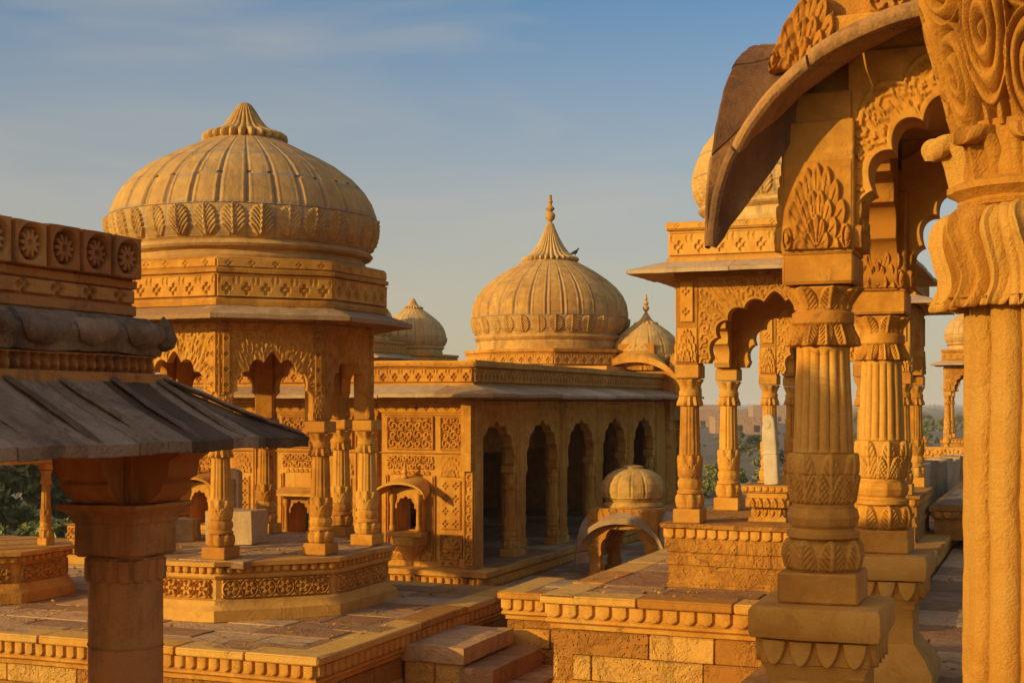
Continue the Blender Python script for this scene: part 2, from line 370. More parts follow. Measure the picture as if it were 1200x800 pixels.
def f_palm(w, h, d=0.035, n=9):
    """fan palmette in three tiers of rounded leaves rising from the middle of the lower edge"""
    def f(x, y):
        u = (x-w/2)/(w/2); v = y/h; r = np.hypot(u, v); t = np.arctan2(v, u); H = np.zeros_like(r)
        for (Rk, nk, o, lv) in ((.97, n, 0, .62), (.68, n-2, .5, .82), (.40, max(3, n-4), 0, 1.0)):
            ph = np.abs(np.mod(t/PI*nk+o, 1)-.5)*2; out_ = Rk*(1-.14*ph**2.5); ins = sst(.02, -.03, r-out_)
            tip = sst(-.16, -.03, r-out_); hh = lv*ins*(.62+.38*tip)*(1-.55*ph**3)-.16*ins*sst(.14, .05, ph)*sst(out_*.95, out_*.85, r)
            H = np.maximum(H*(1-.999*ins*(lv > .7)), hh)
        cu = np.abs(np.abs(u)-.86); vol = np.hypot(cu, v-.13); H = np.maximum(H, .7*sst(.16, .12, vol)-.45*sst(.035, .015, np.abs(vol-.08)))
        return d*H
    return f
def f_wheel(c, h, d=0.05, n=10):
    """parapet tile: arched niche with a pierced star wheel"""
    def f(x, y):
        u = (np.mod(x/c, 1)-0.5)*c; v = y-h*0.5; r = np.hypot(u, v); R = 0.34*c; t = np.arctan2(v, u)
        star = sst(0.03, -0.03, r/R-(0.5+0.42*np.abs(np.cos(n/2*t))))
        ctr = sst(0.22, 0.14, r/R); rim = sst(0.0, 0.12, np.abs(r/R-1.0)-0.02)
        rec = sst(1.0, 0.94, r/R)*(1-np.maximum(star*0.9, 0))+0.35*ctr
        gap = sst(0.455, 0.475, np.abs(u)/c)*sst(1.0, 0.8, y/h)
        arch = 0.25*sst(0.03, 0.0, np.abs(np.hypot(u, np.maximum(v, -0.05*c))-0.42*c)/c)
        return d*np.clip(1-0.95*np.clip(rec, 0, 1)-0.9*gap+arch*0.5-0.3*(1-rim), 0, 1.3)
    return f
def f_baluster(c, h, d=0.05):
    def f(x, y):
        u = np.abs(np.mod(x/c, 1)-0.5); v = y/h; wv = 0.16+0.10*np.cos(4*PI*v)
        return d*np.maximum(sst(0.03, -0.03, u-wv), np.maximum(sst(0.86, 0.9, v), sst(0.14, 0.1, v)))
    return f
def f_leafband(c, h, d=0.03):
    def f(x, y):
        u = (np.mod(x/c, 1)-0.5)*2; v = y/h
        ins = sst(0.08, -0.04, np.abs(u)-(1-v**2.2)*0.95)
        vein = 0.3*sst(0.2, 0.5, np.sin(14*(v-0.6*np.abs(u))))+0.3*sst(0.12, 0.04, np.abs(u))
        return d*ins*(0.9-vein*0.8+0.3*v)
    return f

# ------------------------------------------------------------------ columns
HS = np.array([.086, .10, .135, .165, .18, .186, .20, .206, .214, .222, .245, .268, .275, .285, .29, .35, .40, .417, .43, .60, .738, .742, .765, .79, .80, .806, .835, .842, .86, .885, .905, .91])
RS = np.array([1.02, 1.16, 1.20, 1.12, 1.00, 1.14, 1.14, 1.00, .98, 1.08, 1.15, 1.08, .97, .97, 1.02, 1.03, 1.02, .99, .965, .90, .835, .98, .98, .90, .90, .97, .97, .86, .86, .98, 1.10, 1.10])
def petal(t, ph, up=True):
    tt = t if up else 1-t
    wid = 0.5*np.sqrt(np.clip(1-tt**2.2, 0, 1))
    ins = sst(0.03, -0.05, np.abs(ph)-wid*0.96)
    ridge = sst(0.09, 0.02, np.abs(ph))
    vein = sst(.35, .8, np.sin(30*(tt-1.1*np.abs(ph))))*sst(.05, .1, np.abs(ph))*sst(.98, .8, np.abs(ph)/np.maximum(wid, .02))
    return ins*(0.35+0.65*tt)*(1-0.5*(np.abs(ph)/0.5)**2)+0.3*ins*ridge-.22*ins*vein
def col_mod(rad, H, n_l=8, n_f=16, amp=1.0):
    def mod(R, Z, TH):
        h = Z/H; f = np.ones_like(R)
        def ph(n, sh=0): return np.mod(n*TH/(2*PI)+sh, 1)-0.5
        m = (h > .42) & (h < .736); e = sst(.42, .45, h)*sst(.736, .715, h)
        fl = np.abs(np.sin(n_f*TH/2)); oc = np.abs(np.cos(n_f/2*TH/2))
        f = np.where(m, f*(1-e*amp*(0.125*(1-fl**0.6))-e*0.025*oc), f)
        def band(a, b, n, d, up=True, sh=0):
            nonlocal f
            mm = (h >= a) & (h <= b); t = np.clip((h-a)/(b-a), 0, 1)
            f = np.where(mm, f+amp*d*petal(t, ph(n, sh), up)-amp*d*0.25, f)
        band(.285, .43, n_l, .17, True); band(.285, .37, n_l, .14, True, .5)
        band(.09, .182, n_l, .17, True)
        band(.738, .80, n_l+4, .22, False)
        band(.845, .91, n_l, .18, True)
        mm = (h > .218) & (h < .272); f = np.where(mm, f*(1-amp*0.05*np.abs(np.sin((n_l+2)*TH/2))), f)
        return R*f
    return mod
def column_meshes(H, rad, name, mat, n=72, nz=110, n_l=8, n_f=16):
    """three meshes: base (plinth and lotus pot), shaft, capital; origin at the foot"""
    mod = col_mod(rad, H, n_l, n_f)
    def lat(h0, h1, k):
        hs = np.unique(np.concatenate([np.linspace(h0, h1, k), HS[(HS > h0) & (HS < h1)]]))
        return [(rad*np.interp(h, HS, RS), h*H) for h in hs]
    b = MB(); p = 1.24*rad; b.box((-p, -p, 0), (p, p, .088*H), .01); b.lathe(lat(.086, .286, max(24, nz//4)), n, mod)
    s = MB(); s.lathe(lat(.284, .740, max(30, nz//2)), n, mod)
    c = MB(); c.lathe(lat(.739, .911, max(24, nz//3)), n, mod); q = 1.11*rad; c.box((-q, -q, .915*H), (q, q, H), .012)
    return (mesh_from(b, name+'_base', mat, wob=.0015), mesh_from(s, name+'_shaft', mat, wob=.0015), mesh_from(c, name+'_capital', mat, wob=.0015))
def place_column(parent, loc, M):
    o = link('column', M[1], parent, loc); link('column_base', M[0], o); link('capital', M[2], o); return o

# ------------------------------------------------------------------ arches
def arch(mb, O, U, N, W, zs, zt, a, b, foils=7, cusp=0.11, thick=0.2, rel=0.014, pat=None, ns=181, K=14, pw=0.85, edge=0.014, lim=None):
    """cusped arch slab; O is the point on the front face at mid span and z=0, opening half width a, springing zs, rise b"""
    O = np.array(O, float); U = np.array([*U, 0], float); N = np.array([*N, 0], float)
    s = np.linspace(0, PI, ns); m = 1-cusp+cusp*np.abs(np.sin(foils*s))**0.75
    m = m+(1-m)*sst(0.06, 0.0, np.minimum(s, PI-s))
    x = a*np.cos(s)*m; z = b*np.sin(s)**pw*m*(1+0.06*np.exp(-((s-PI/2)/0.10)**2))
    dx, dz = np.cos(s)*a, np.sin(s)*b
    hw = W/2; ht = zt-zs
    with np.errstate(divide='ignore'):
        k = np.minimum(hw/np.maximum(np.abs(dx), 1e-9), ht/np.maximum(dz, 1e-9))
    ox, oz = dx*k, dz*k
    for sx in (1, -1):
        i = int(np.argmin((ox-sx*hw)**2+(oz-ht)**2)); ox[i], oz[i] = sx*hw, ht
    t = np.linspace(0, 1, K)[:, None]**0.8
    X = x+(ox-x)*t; Z = z+(oz-z)*t
    g = pat or f_scroll(0.16, 1.0)
    wide = np.hypot(ox-x, oz-z)[None, :]*np.ones_like(t); din = wide*t; dout = wide*(1-t)
    H = rel*g(X+10.0, Z+10.0)*sst(0.035, 0.05, din)*sst(0.02, 0.035, dout)+edge*sst(0.034, 0.028, din)+edge*0.8*sst(0.016, 0.01, dout)
    if lim: H = H*sst(lim, lim-.012, din)+edge*1.6*sst(.022, .012, np.abs(din-lim-.012))-.0*din
    F = O+X[..., None]*U+(Z+zs)[..., None]*np.array([0, 0, 1.0])+H[..., None]*N
    Bk = O+X[..., None]*U+(Z+zs)[..., None]*np.array([0, 0, 1.0])-thick*N
    flip = np.dot(np.cross(U, (0, 0, 1)), N) > 0
    mb.grid(F, flip=not flip); mb.grid(Bk, flip=flip)
    mb.grid(np.stack([F[0], F[0]-N*thick*0.5-N*H[0][:, None], Bk[0]]), flip=flip); mb.grid(np.stack([F[-1], Bk[-1]]), flip=not flip)
    for e in (0, -1): mb.grid(np.stack([F[:, e], Bk[:, e]]), flip=(e == 0) == flip)

# ------------------------------------------------------------------ domes
def dome(mb, prof, n_r, z_leaf, z_top, n=320, seams=(), lobes=.017, seed=1, joints=True, slots=()):
    """prof [(r,z)..] from the bottom; leaf carving between z_leaf[0..1]; gores from z_leaf[1] to z_top"""
    p = np.array(prof, float); d = np.concatenate([[0], np.cumsum(np.hypot(*np.diff(p, axis=0).T))])
    tt = np.linspace(0, d[-1], 150); lz = np.interp(tt, d, p[:, 1]); ta = tt[np.argmax(lz >= z_leaf[0])]; tb = tt[np.argmax(lz >= z_leaf[1])]; tt = np.unique(np.concatenate([tt, d, np.linspace(ta, tb, 46)])); n = n_r*28; P = np.column_stack([np.interp(tt, d, p[:, 0]), np.interp(tt, d, p[:, 1])])
    rng = np.random.default_rng(seed); jit = rng.uniform(-.03, .03, (len(seams)+1, n_r+1)); pres = rng.uniform(0, 1, (len(seams)+1, n_r+1))
    def mod(R, Z, TH):
        ph = np.mod(n_r*TH/(2*PI), 1)-0.5; f = np.ones_like(R)
        g = sst(z_leaf[1], z_leaf[1]+.02, Z)*sst(z_top, z_top-.05, Z)
        gi0 = np.floor(n_r*TH/(2*PI)).astype(int) % n_r; f = f-g*lobes*.6*(2*np.abs(ph))**3+g*(.007+.003*np.sin(gi0*5.3))*sst(.060, .025, np.abs(np.abs(ph)-.36))
        f = f-g*.007*sst(.445, .475, np.abs(ph))-g*.004*np.sin(gi0*7.7)
        lf = (Z > z_leaf[0]) & (Z < z_leaf[1]); t = np.clip((Z-z_leaf[0])/(z_leaf[1]-z_leaf[0]), 0, 1)
        u = 2*ph*1.04; gi_ = np.floor(n_r*TH/(2*PI)).astype(int) % n_r; v = t*1.02; r = np.hypot(u*.98, v); an = np.arctan2(v, u); lea = np.zeros_like(R)
        au = np.abs(u); v0 = v-.62*au**.62+.03*np.sin(gi_*4.1); env = sst(.05, -.05, au-.90*np.sqrt(np.clip(1-np.abs(2*t-.96)**2.4, 0, 1))*(.86+.14*np.abs(np.sin(6*PI*v0))))
        lea = env*(.35+.65*np.abs(np.sin(6*PI*v0))**.55)*(1-.3*au)+.45*env*sst(.12, .04, au)
        lea = lea*(.75+.25*np.sin(gi_*2.4))
        for zs_ in slots: f = f-.022*sst(.016, .010, np.abs(Z-zs_-jit[0][gi_]*.5))*sst(.30, .34, np.abs(ph))*(np.sin(gi_*3.1) > -.6)
        f = np.where(lf, f+.030*lea-.008, f)
        return R*f
    def jt(R, Z, TH):
        if not joints: return np.zeros_like(R)
        k = n_r*TH/(2*PI); ph = np.mod(k, 1)-0.5; gi = np.floor(k).astype(int) % n_r
        j = sst(.445, .468, np.abs(ph))*(Z > z_leaf[0]-.02)*(Z < z_top)
        for q, zs in enumerate(seams):
            j = np.maximum(j, sst(.022, .012, np.abs(Z-zs-jit[q][gi]*(0 if q == 0 else 1)))*(pres[q][gi] > .2))
        return j
    mb.lathe(P, n, mod, joint=jt)
def cap_petals(mb, r, z, h, n=22, tip=.07, cone=True, prof=None, ctr=(0, 0, 0)):
    """lotus cap: petalled rim and a ribbed concave cone"""
    P = prof or [(r*.74, -.05*h), (r*.80, -.14*h), (r*.96, -.15*h), (r*1.04, -.06*h), (r*1.03, .06*h), (r*.93, .13*h), (r*.72, .19*h), (r*.54, .32*h), (r*.40, .52*h), (r*.28, .74*h), (r*.17, .92*h), (r*.09, .985*h), (.02*r, 1.0*h)]
    p = np.array(P); d = np.concatenate([[0], np.cumsum(np.hypot(*np.diff(p, axis=0).T))]); tt = np.linspace(0, d[-1], 50)
    Q = np.column_stack([np.interp(tt, d, p[:, 0]), np.interp(tt, d, p[:, 1])+z])
    def mod(R, Z, TH):
        rim = sst(r*.7, r*.95, R); f = 1-rim*.20*(1-np.abs(np.sin(n*TH/2))**.7)-(1-rim)*.12*(1-np.abs(np.sin(n*TH/2)))
        return R*f
    mb.lathe(Q, n*8, mod, ctr=ctr)
def finial(mb, z, s, ctr=(0, 0, 0)):
    pr = [(.09, 0), (.07, .03), (.11, .06), (.07, .10), (.06, .14), (.15, .24), (.17, .34), (.13, .42), (.06, .46), (.11, .50), (.15, .56), (.11, .62), (.06, .66), (.05, .72), (.09, .78), (.06, .84), (.05, .98), (.06, 1.0), (.01, 1.01)]
    mb.lathe([(r*s, z+h*s) for r, h in pr], 24, ctr=ctr)

# ------------------------------------------------------------------ masonry helpers
def block_wall(mb, O, U, N, w, h, course=.27, ln=.6, rng=None, depth=.012, gap=.005, thick=.14, chip=.01):
    rng = rng or np.random.default_rng(3); z = 0.0
    O = np.array(O, float); U3 = np.array([*U, 0.0]); N3 = np.array([*N, 0.0])
    while z < h-1e-6:
        ch = min(course*rng.uniform(.88, 1.12), h-z)
        if h-z-ch < course*.4: ch = h-z
        x = -rng.uniform(0, ln*.6)
        while x < w:
            l = ln*rng.uniform(.6, 1.5); x0, x1 = max(x, 0), min(x+l, w)
            if x1-x0 > .03:
                dz = rng.uniform(-depth, depth)
                mb.box((x0+gap/2, -thick, z+gap/2), (x1-gap/2, dz, z+ch-gap/2), chip, tint=rng.uniform(-1, 1), O=O, U=U3, W=(0, 0, 1), N=N3)
            x += l
        z += ch
    mb.box((0.0, -thick-.05, 0), (w, -.035, h), .001, tint=-.8, O=O, U=U3, W=(0, 0, 1), N=N3)
def paving(mb, x0, x1, y0, y1, z, sx=.75, sy=.5, rng=None, hj=.006, gap=.010, th=.08, holes=()):
    rng = rng or np.random.default_rng(5); y = y0
    while y < y1-1e-6:
        l = sy*rng.uniform(.75, 1.3); ya, yb = y, min(y+l, y1)
        if y1-yb < .15: yb = y1
        x = x0-rng.uniform(0, sx)
        while x < x1:
            k = sx*rng.uniform(.6, 1.6); xa, xb = max(x, x0), min(x+k, x1)
            if xb-xa > .02: mb.box((xa+gap/2, ya+gap/2, z-th), (xb-gap/2, yb-gap/2, z+rng.uniform(-hj, hj)), .01, tint=rng.uniform(-1.2, 1.2))
            x += k
        y = yb
    mb.box((x0, y0, z-th-.05), (x1, y1, z-.022), .001, tint=-1)
def scallop_edge(mb, poly, off, z0, h, w=.12, d=.03, which=None, res=.01):
    for i, (a, b, u, n, l) in enumerate(edges(offset_poly(poly, off))):
        if which is not None and i not in which: continue
        k = max(1, round(l/w)); ww = l/k
        mb.relief((*a, z0), (*u, 0), (0, 0, 1), (*n, 0), l, h, f_scallop(ww, h, d), res)
def terrace(name, label, x0, x1, y0, y1, zt, zb, faces=(0, 1, 3), lip=.075, course=.26, sc=.13, seed=1, pav=(.8, .5), moulding=True, cat='terrace', block=.6):
    """stone terrace: paving, projecting lip, scalloped band, mouldings, coursed wall. faces: 0 front(-y) 1 right(+x) 2 back 3 left"""
    t = thing(name, label, cat, ((x0+x1)/2, (y0+y1)/2, zb)); off = ((x0+x1)/2, (y0+y1)/2, zb); rng = np.random.default_rng(seed)
    m = MB(); paving(m, x0-.0, x1+.0, y0, y1, zt, pav[0], pav[1], rng); m.build('paving', PAVE, t, off, wob=.003)
    m = MB()                                     # lip stones, each a slab of its own length
    o = .10
    for i, (a, b, u, n, l) in enumerate(edges(rect(x0, x1, y0, y1))):
        if i not in faces: continue
        x = 0.0
        while x < l:
            k = rng.uniform(.7, 1.3); xb = min(x+k, l)
            if l-xb < .25: xb = l
            m.box((x+.003-(o if x == 0 else 0), -.25, zt-lip), (xb-.003+(o if xb == l else 0), o+rng.uniform(-.008, .008), zt+.006+rng.uniform(-.004, .006)), .014, tint=rng.uniform(-1, 1), O=(*a, 0), U=(*u, 0), W=(0, 0, 1), N=(*n, 0)); x = xb
    m.build('lip', SAND, t, off, wob=.004)
    m = MB(); poly = rect(x0, x1, y0, y1)
    scallop_edge(m, poly, .045, zt-lip-.135, .135, sc, .032, faces)
    m.build('scallop_band', SAND, t, off, wob=.003)
    m = MB(); z = zt-lip
    m.ring(poly, [(-.2, z), (.043, z-.001), (.043, z-.14), (.055, z-.142), (.06, z-.17), (.045, z-.185), (.02, z-.19), (.02, z-.235), (.0, z-.245), (-.05, z-.246)] if moulding else [(-.2, z), (.043, z), (.043, z-.16), (-.05, z-.161)], seg=.25)
    m.build('moulding', SAND, t, off, wob=.004)
    m = MB(); zw = z-(.245 if moulding else .16)
    for i, (a, b, u, n, l) in enumerate(edges(poly)):
        if i in faces: block_wall(m, (*a, zb), u, n, l, zw-zb, course, block, rng)
        else: m.box((0, -.2, 0), (l, -.01, zw-zb), .001, O=(*a, zb), U=(*u, 0), W=(0, 0, 1), N=(*n, 0))
    m.build('wall', ROUGH, t, off, wob=.004)
    return t
def eave(mb, poly, z0, o0, o1, drop, th=.05, slab=.8, rng=None, rise=.02, sides=None, jit=1.0):
    """sloping stone eave made of separate slabs, hip-mitred at the corners"""
    rng = rng or np.random.default_rng(11); A = offset_poly(poly, o0); B = offset_poly(poly, o1); n = len(A)
    for i in range(n):
        if sides is not None and i not in sides: continue
        a0, a1, b0, b1 = A[i], A[(i+1) % n], B[i], B[(i+1) % n]; l = np.linalg.norm(b1-b0); k = max(1, round(l/slab)); e = (b1-b0)/l; nn = np.array([e[1], -e[0]])
        cuts = [0]+[(q+rng.uniform(-.12, .12))/k for q in range(1, k)]+[1]
        L0 = np.linalg.norm(a1-a0)
        def inner(t):     # straight seams except at the hips
            d = t*l-(l-L0)/2; return a0+e*np.clip(d, 0, L0)
        for q in range(k):
            t0, t1 = cuts[q], cuts[q+1]; dz = rng.uniform(-.008, .008)*jit; dn = rng.uniform(-.015, .015)*jit; g = .004/l; ns = max(2, int((t1-t0)*l/.1)); nr = 7
            ts = np.linspace(t0+g, t1-g, ns+1); rs = np.linspace(0, 1, nr); tint = rng.uniform(-1, 1)
            top = np.zeros((nr, ns+1, 3))
            for ri, r in enumerate(rs):
                for ti, t in enumerate(ts):
                    p = inner(t)*(1-r)+(b0+(b1-b0)*t+nn*dn)*r
                    top[ri, ti] = (*p, z0+dz-drop*(r**.9)+rise*math.sin(PI*r)*.5)
            bot = top.copy(); bot[..., 2] -= th
            mb.grid(top, flip=True, tint=tint); mb.grid(bot, tint=tint)
            mb.grid(np.stack([top[-1], bot[-1]]), flip=True, tint=tint); mb.grid(np.stack([top[0], bot[0]]), tint=tint)
            mb.grid(np.stack([top[:, 0], bot[:, 0]]), flip=True, tint=tint); mb.grid(np.stack([top[:, -1], bot[:, -1]]), tint=tint)

# ================================================================== THE PLACE
# ---- the desert plain
m = MB(); nr, nth = 60, 128
rr = np.concatenate([[0], np.geomspace(6, 5000, nr)]); th = np.arange(nth)*2*PI/nth
P = np.zeros((len(rr), nth, 3)); P[..., 0] = rr[:, None]*np.cos(th); P[..., 1] = rr[:, None]*np.sin(th)
P[..., 2] = np.where(rr[:, None] > 60, 1.1*np.sin(P[..., 0]*.011)*np.cos(P[..., 1]*.009+1)*np.minimum(1, (rr[:, None]-60)/200), 0)
m.grid(P, wrap=True); g = m.build('desert_plain', PLAIN); g['kind'] = 'structure'
PZ = -EYE
m = MB(); m.box((-5200, -5200, -2.4), (5200, 5200, 12.5), 0)
hm, hn, hb = _mat('haze_air'); hn.nodes.remove(hb); pv = hn.nodes.new('ShaderNodeVolumePrincipled'); pv.inputs['Density'].default_value = 0.0004; pv.inputs['Color'].default_value = (0.95, 0.93, 0.9, 1)
hn.links.new(pv.outputs[0], [n_ for n_ in hn.nodes if n_.type == 'OUTPUT_MATERIAL'][0].inputs['Volume'])
o = m.build('haze', hm); o['kind'] = 'stuff'
# ---- lane between the terraces
m = MB(); paving(m, -8, 4, -4, 19, -3.7, 1.0, .7, np.random.default_rng(21)); o = m.build('lane', PAVE, None, wob=.004); o.location.z = EYE; o['kind'] = 'structure'

# ---- terraces
terrace('stone_terrace', 'long paved terrace with scalloped edge under the big eight sided domed pavilion', -19.0, -6.45, 11.15, 16.15, -2.36, -6.0, (0, 1, 2), seed=2)
terrace('stone_terrace', 'paved court in front of the arcaded hall, around the tiny canopy shrine', -13.9, -5.9, 18.45, 34.0, -2.75, -6.0, (0, 1), seed=3, pav=(1.0, .7))
terrace('stone_terrace', 'lit block walled terrace carrying the square pavilions with the leaning white slab', -4.34, -1.42, 11.87, 22.5, -1.764, -6.0, (0, 1, 3), seed=4, course=.215, pav=(.9, .6), sc=.16, block=.7)
terrace('stone_terrace', 'worn paved floor below the two big near columns at right', -1.95, 4.5, -2.5, 11.75, -1.94, -6.0, (0, 3), seed=5, pav=(.8, .55))
m = MB(); paving(m, -1.32, 5.5, 11.76, 24.0, -1.95, .9, .7, np.random.default_rng(23)); o = m.build('paved_yard', PAVE, None, wob=.004); o.location.z = EYE; o['kind'] = 'structure'

terrace('stone_terrace', 'narrow low masonry ledge in the corner right behind the steps', -5.85, -4.36, 14.5, 15.7, -2.15, -6.0, (0, 3), seed=6, course=.22, pav=(.7, .5), block=.5)
# ---- steps down from the octagon terrace
t = thing('stone_staircase', 'broad worn steps going down from the terrace into the lane', 'staircase', (-6.0, 13.6, -3.7)); off = (-6.0, 13.6, -3.7)
v0, v1 = 12.95, 14.35
for k, (ua, ub, z) in enumerate(((-6.44, -5.72, -2.54), (-6.44, -5.38, -2.74), (-6.44, -5.04, -2.94), (-6.44, -4.70, -3.14), (-6.44, -4.36, -3.34), (-6.44, -4.02, -3.54))):
    m = MB(); m.rbox((ua if k == 0 else (-5.76, -5.42, -5.08, -4.74, -4.40)[k-1], v0-.02*k, z-.2 if k else z-.17), (ub, v1+.03*k, z), .1, tint=(.4, -.5, .2, -.2, .5, 0)[k]); m.build('step', PAVE, t, off, wob=.005)
m = MB(); block_wall(m, (-6.42, v0+.03, -3.7), (1, 0), (0, -1), .68, 1.0, .25, .4, np.random.default_rng(8)); m.rbox((-6.42, v0+.2, -3.7), (-5.8, v1-.02, -2.72)); m.build('side_wall', ROUGH, t, off, wob=.003)

# ================================================================== chhatri with eight sides
def octagon_chhatri():
    cx, cy = -9.12, 14.12; zp, zb = -1.72, -2.36
    t = thing('domed_pavilion', 'big eight sided pavilion with ribbed dome and pointed lotus cap, on the left terrace', 'pavilion', (cx, cy, zb))
    off = (0, 0, zb)   # built round its own axis
    rng = np.random.default_rng(31)
    PL = octo(1.60)
    m = MB(); m.ring(PL, [(.10, zb), (.10, zb+.12), (.085, zb+.135), (.06, zb+.15), (.035, zb+.19), (.03, zb+.22), (.0, zb+.225), (-.015, zb+.23), (-.015, zb+.45), (.02, zb+.455), (.035, zb+.48), (.03, zb+.50), (.02, zb+.51), (.02, zb+.585), (.075, zb+.59), (.085, zb+.64), (-.3, zb+.641)], seg=.15)
    m.build('plinth', SAND, t, off, wob=.004)
    m = MB(); m.ring(PL, [(.07, zp-.03), (.07, zp), (-1.4, zp+.002)], seg=.2); paving(m, -.98, .98, -1.55, 1.55, zp+.012, .6, .5, rng, hj=.004, th=.03); paving(m, -1.55, -.985, -.62, .62, zp+.012, .6, .5, rng, hj=.004, th=.03); paving(m, .985, 1.55, -.62, .62, zp+.012, .6, .5, rng, hj=.004, th=.03)
    m.build('floor', PAVE, t, off, wob=.003)
    m = MB()
    for a, b, u, n, l in edges(offset_poly(PL, -.014)):
        c = l-.12; k = round(c/.205); m.relief((*(a+u*.06), zb+.24), (*u, 0), (0, 0, 1), (*n, 0), c, .205, f_flower(c/k) if False else (lambda x, y, q=c/k: f_flower(.205, .034)(x*.205/q, y)), .0075)
    m.build('flower_frieze', CARVED, t, off, wob=.002)
    m = MB(); scallop_edge(m, PL, .022, zb+.51, .08, .105, .035, None, .008); m.build('scallop_band', SAND, t, off, wob=.002)
    CM = column_meshes(1.50, .122, 'octagon_column', CARVED, 72, 110, 8, 16)
    WA = octo(1.42); co = octo(1.36); zc = zp+1.50+.012
    for p in co: place_column(t, (p[0], p[1], zp+.012-zb), CM)
    # piers above the columns and cusped arches between, each with its own carving
    E_ = list(edges(WA)); E2 = list(edges(offset_poly(WA, .012)))
    for i, (a, b, u, n, l) in enumerate(E_):
        mid = (a+b)/2; m = MB()
        arch(m, (mid[0], mid[1], 0), u, n, l+.02, zc, .93, .475, .74, 7, .10, .10, .018, f_scroll(.13, 1.0), ns=241, K=18, pw=.8)
        ar = m.build('cusped_arch', CARVED, t, off, wob=.0015)
        m = MB(); A_, B_, u, n, l = E2[i]; m.relief((*(A_+u*.02), .80), (*u, 0), (0, 0, 1), (*n, 0), l-.04, .09, f_cross(.16, .09, .012), .009); m.build('cross_band', CARVED, ar, off)
    for i, p in enumerate(co):
        ang = math.atan2(p[1], p[0]); u = np.array([-math.sin(ang), math.cos(ang)]); n = np.array([math.cos(ang), math.sin(ang)])
        m = MB(); m.box((-.115, -.15, zc), (.115, .035, .93), .01, O=(p[0], p[1], 0), U=(*u, 0), W=(0, 0, 1), N=(*n, 0)); pi_ = m.build('pier', SAND, t, off, wob=.002)
        m = MB()
        for (j, s_) in ((i, 0), (i-1, 1)):
            A_, B_, u, n, l = E2[j]; q = A_+u*.005 if s_ == 0 else B_-u*.145
            m.relief((*q, zc+.02), (*u, 0), (0, 0, 1), (*n, 0), .14, .27, f_palm(.14, .27, .022, 7), .0065)
            m.relief((*(q+u*.03), zc+.32), (*u, 0), (0, 0, 1), (*n, 0), .085, .68, lambda x, y: f_cross(.085, .17, .014, .22)(x, np.mod(y, .17)), .0085)
        m.build('fan_carving', CARVED, pi_, off, wob=.001)
    m = MB(); m.ring(WA, [(-.1, .925), (.03, .93), (.03, .97), (.0, 1.0), (-.2, 1.01)], cap=None, seg=.2); m.ring(octo(1.35), [(0, .9), (0, .96)], cap='both'); m.build('ceiling', SAND, t, off)
    m = MB(); eave(m, WA, 1.10, .02, .44, .15, .05, 1.6, rng); m.build('eave', GREY, t, off, wob=.004)
    PA = octo(1.56)
    m = MB(); m.ring(PA, [(-.1, 1.04), (.03, 1.06), (.04, 1.11), (.025, 1.14), (.0, 1.15), (0, 1.41), (.035, 1.42), (.04, 1.46), (.005, 1.475), (.005, 1.58), (-.02, 1.60), (-.3, 1.605)], seg=.15, cap='top'); m.build('parapet', SAND, t, off, wob=.003)
    m = MB()
    for a, b, u, n, l in edges(PA):
        k = 6; m.relief((*a, 1.155), (*u, 0), (0, 0, 1), (*n, 0), l, .25, f_frieze(l/k, .25, .022), .0085)
    for a, b, u, n, l in edges(offset_poly(PA, .005)):
        m.relief((*a, 1.478), (*u, 0), (0, 0, 1), (*n, 0), l, .095, f_cross(l/5, .095, .012), .009)
    m.build('parapet_frieze', CARVED, t, off, wob=.001)
    pr = [(1.44, 1.59), (1.46, 1.64), (1.43, 1.68), (1.43, 1.70), (1.51, 1.73), (1.535, 1.76), (1.51, 1.79), (1.47, 1.815), (1.52, 1.86), (1.575, 1.95), (1.60, 2.06), (1.60, 2.16), (1.585, 2.25), (1.525, 2.40), (1.435, 2.54), (1.30, 2.68), (1.125, 2.81), (.93, 2.92), (.74, 3.015), (.56, 3.10), (.42, 3.17), (.34, 3.22)]
    m = MB(); dome(m, pr, 32, (1.85, 2.19), 3.16, 448, (2.205, 2.53, 2.87), seed=4, slots=(2.545,)); d = m.build('dome', DOME, t, off, wob=.003)
    m = MB(); cap_petals(m, .495, 3.195, .43, 26); m.build('lotus_cap', DOME, d, (0, 0, 0) if False else off, wob=.002)
    return t
octagon_chhatri()

# memorial stones inside it
def rough_block(name, label, lo, hi, mat, cat, wob=.006, rot=0, tilt=0):
    cx, cy = (lo[0]+hi[0])/2, (lo[1]+hi[1])/2
    m = MB(); m.rbox((lo[0]-cx, lo[1]-cy, 0), (hi[0]-cx, hi[1]-cy, hi[2]-lo[2]), .06); o = m.build(name, mat, None, wob=wob, fr=5)
    o.location = (cx, cy, lo[2]+EYE); o.rotation_euler = (tilt, 0, rot); tag(o, label, cat); return o
FZ = -1.703
rough_block('memorial_block', 'plain squared pale stone block on the floor of the eight sided pavilion', (-9.62, 14.0, FZ), (-9.02, 14.5, FZ+.40), GREY, 'stone block', rot=.15)
rough_block('memorial_block', 'low dark worn stone block at the back left of the eight sided pavilion floor', (-10.30, 14.10, FZ), (-9.95, 14.45, FZ+.26), GREY, 'stone block', rot=.3)
t = thing('memorial_slab', 'upright carved grey slab with rounded top standing behind the squared block', 'memorial slab', (-9.78, 14.72, FZ))
m = MB(); xs = np.linspace(-1, 1, 25); top = .82+.06*np.sqrt(1-xs**2)
F = np.stack([np.stack([xs*.2, np.full(25, -.045), np.zeros(25)], -1), np.stack([xs*.2, np.full(25, -.045), top], -1), np.stack([xs*.2, np.full(25, .045), top], -1), np.stack([xs*.2, np.full(25, .045), np.zeros(25)], -1)])
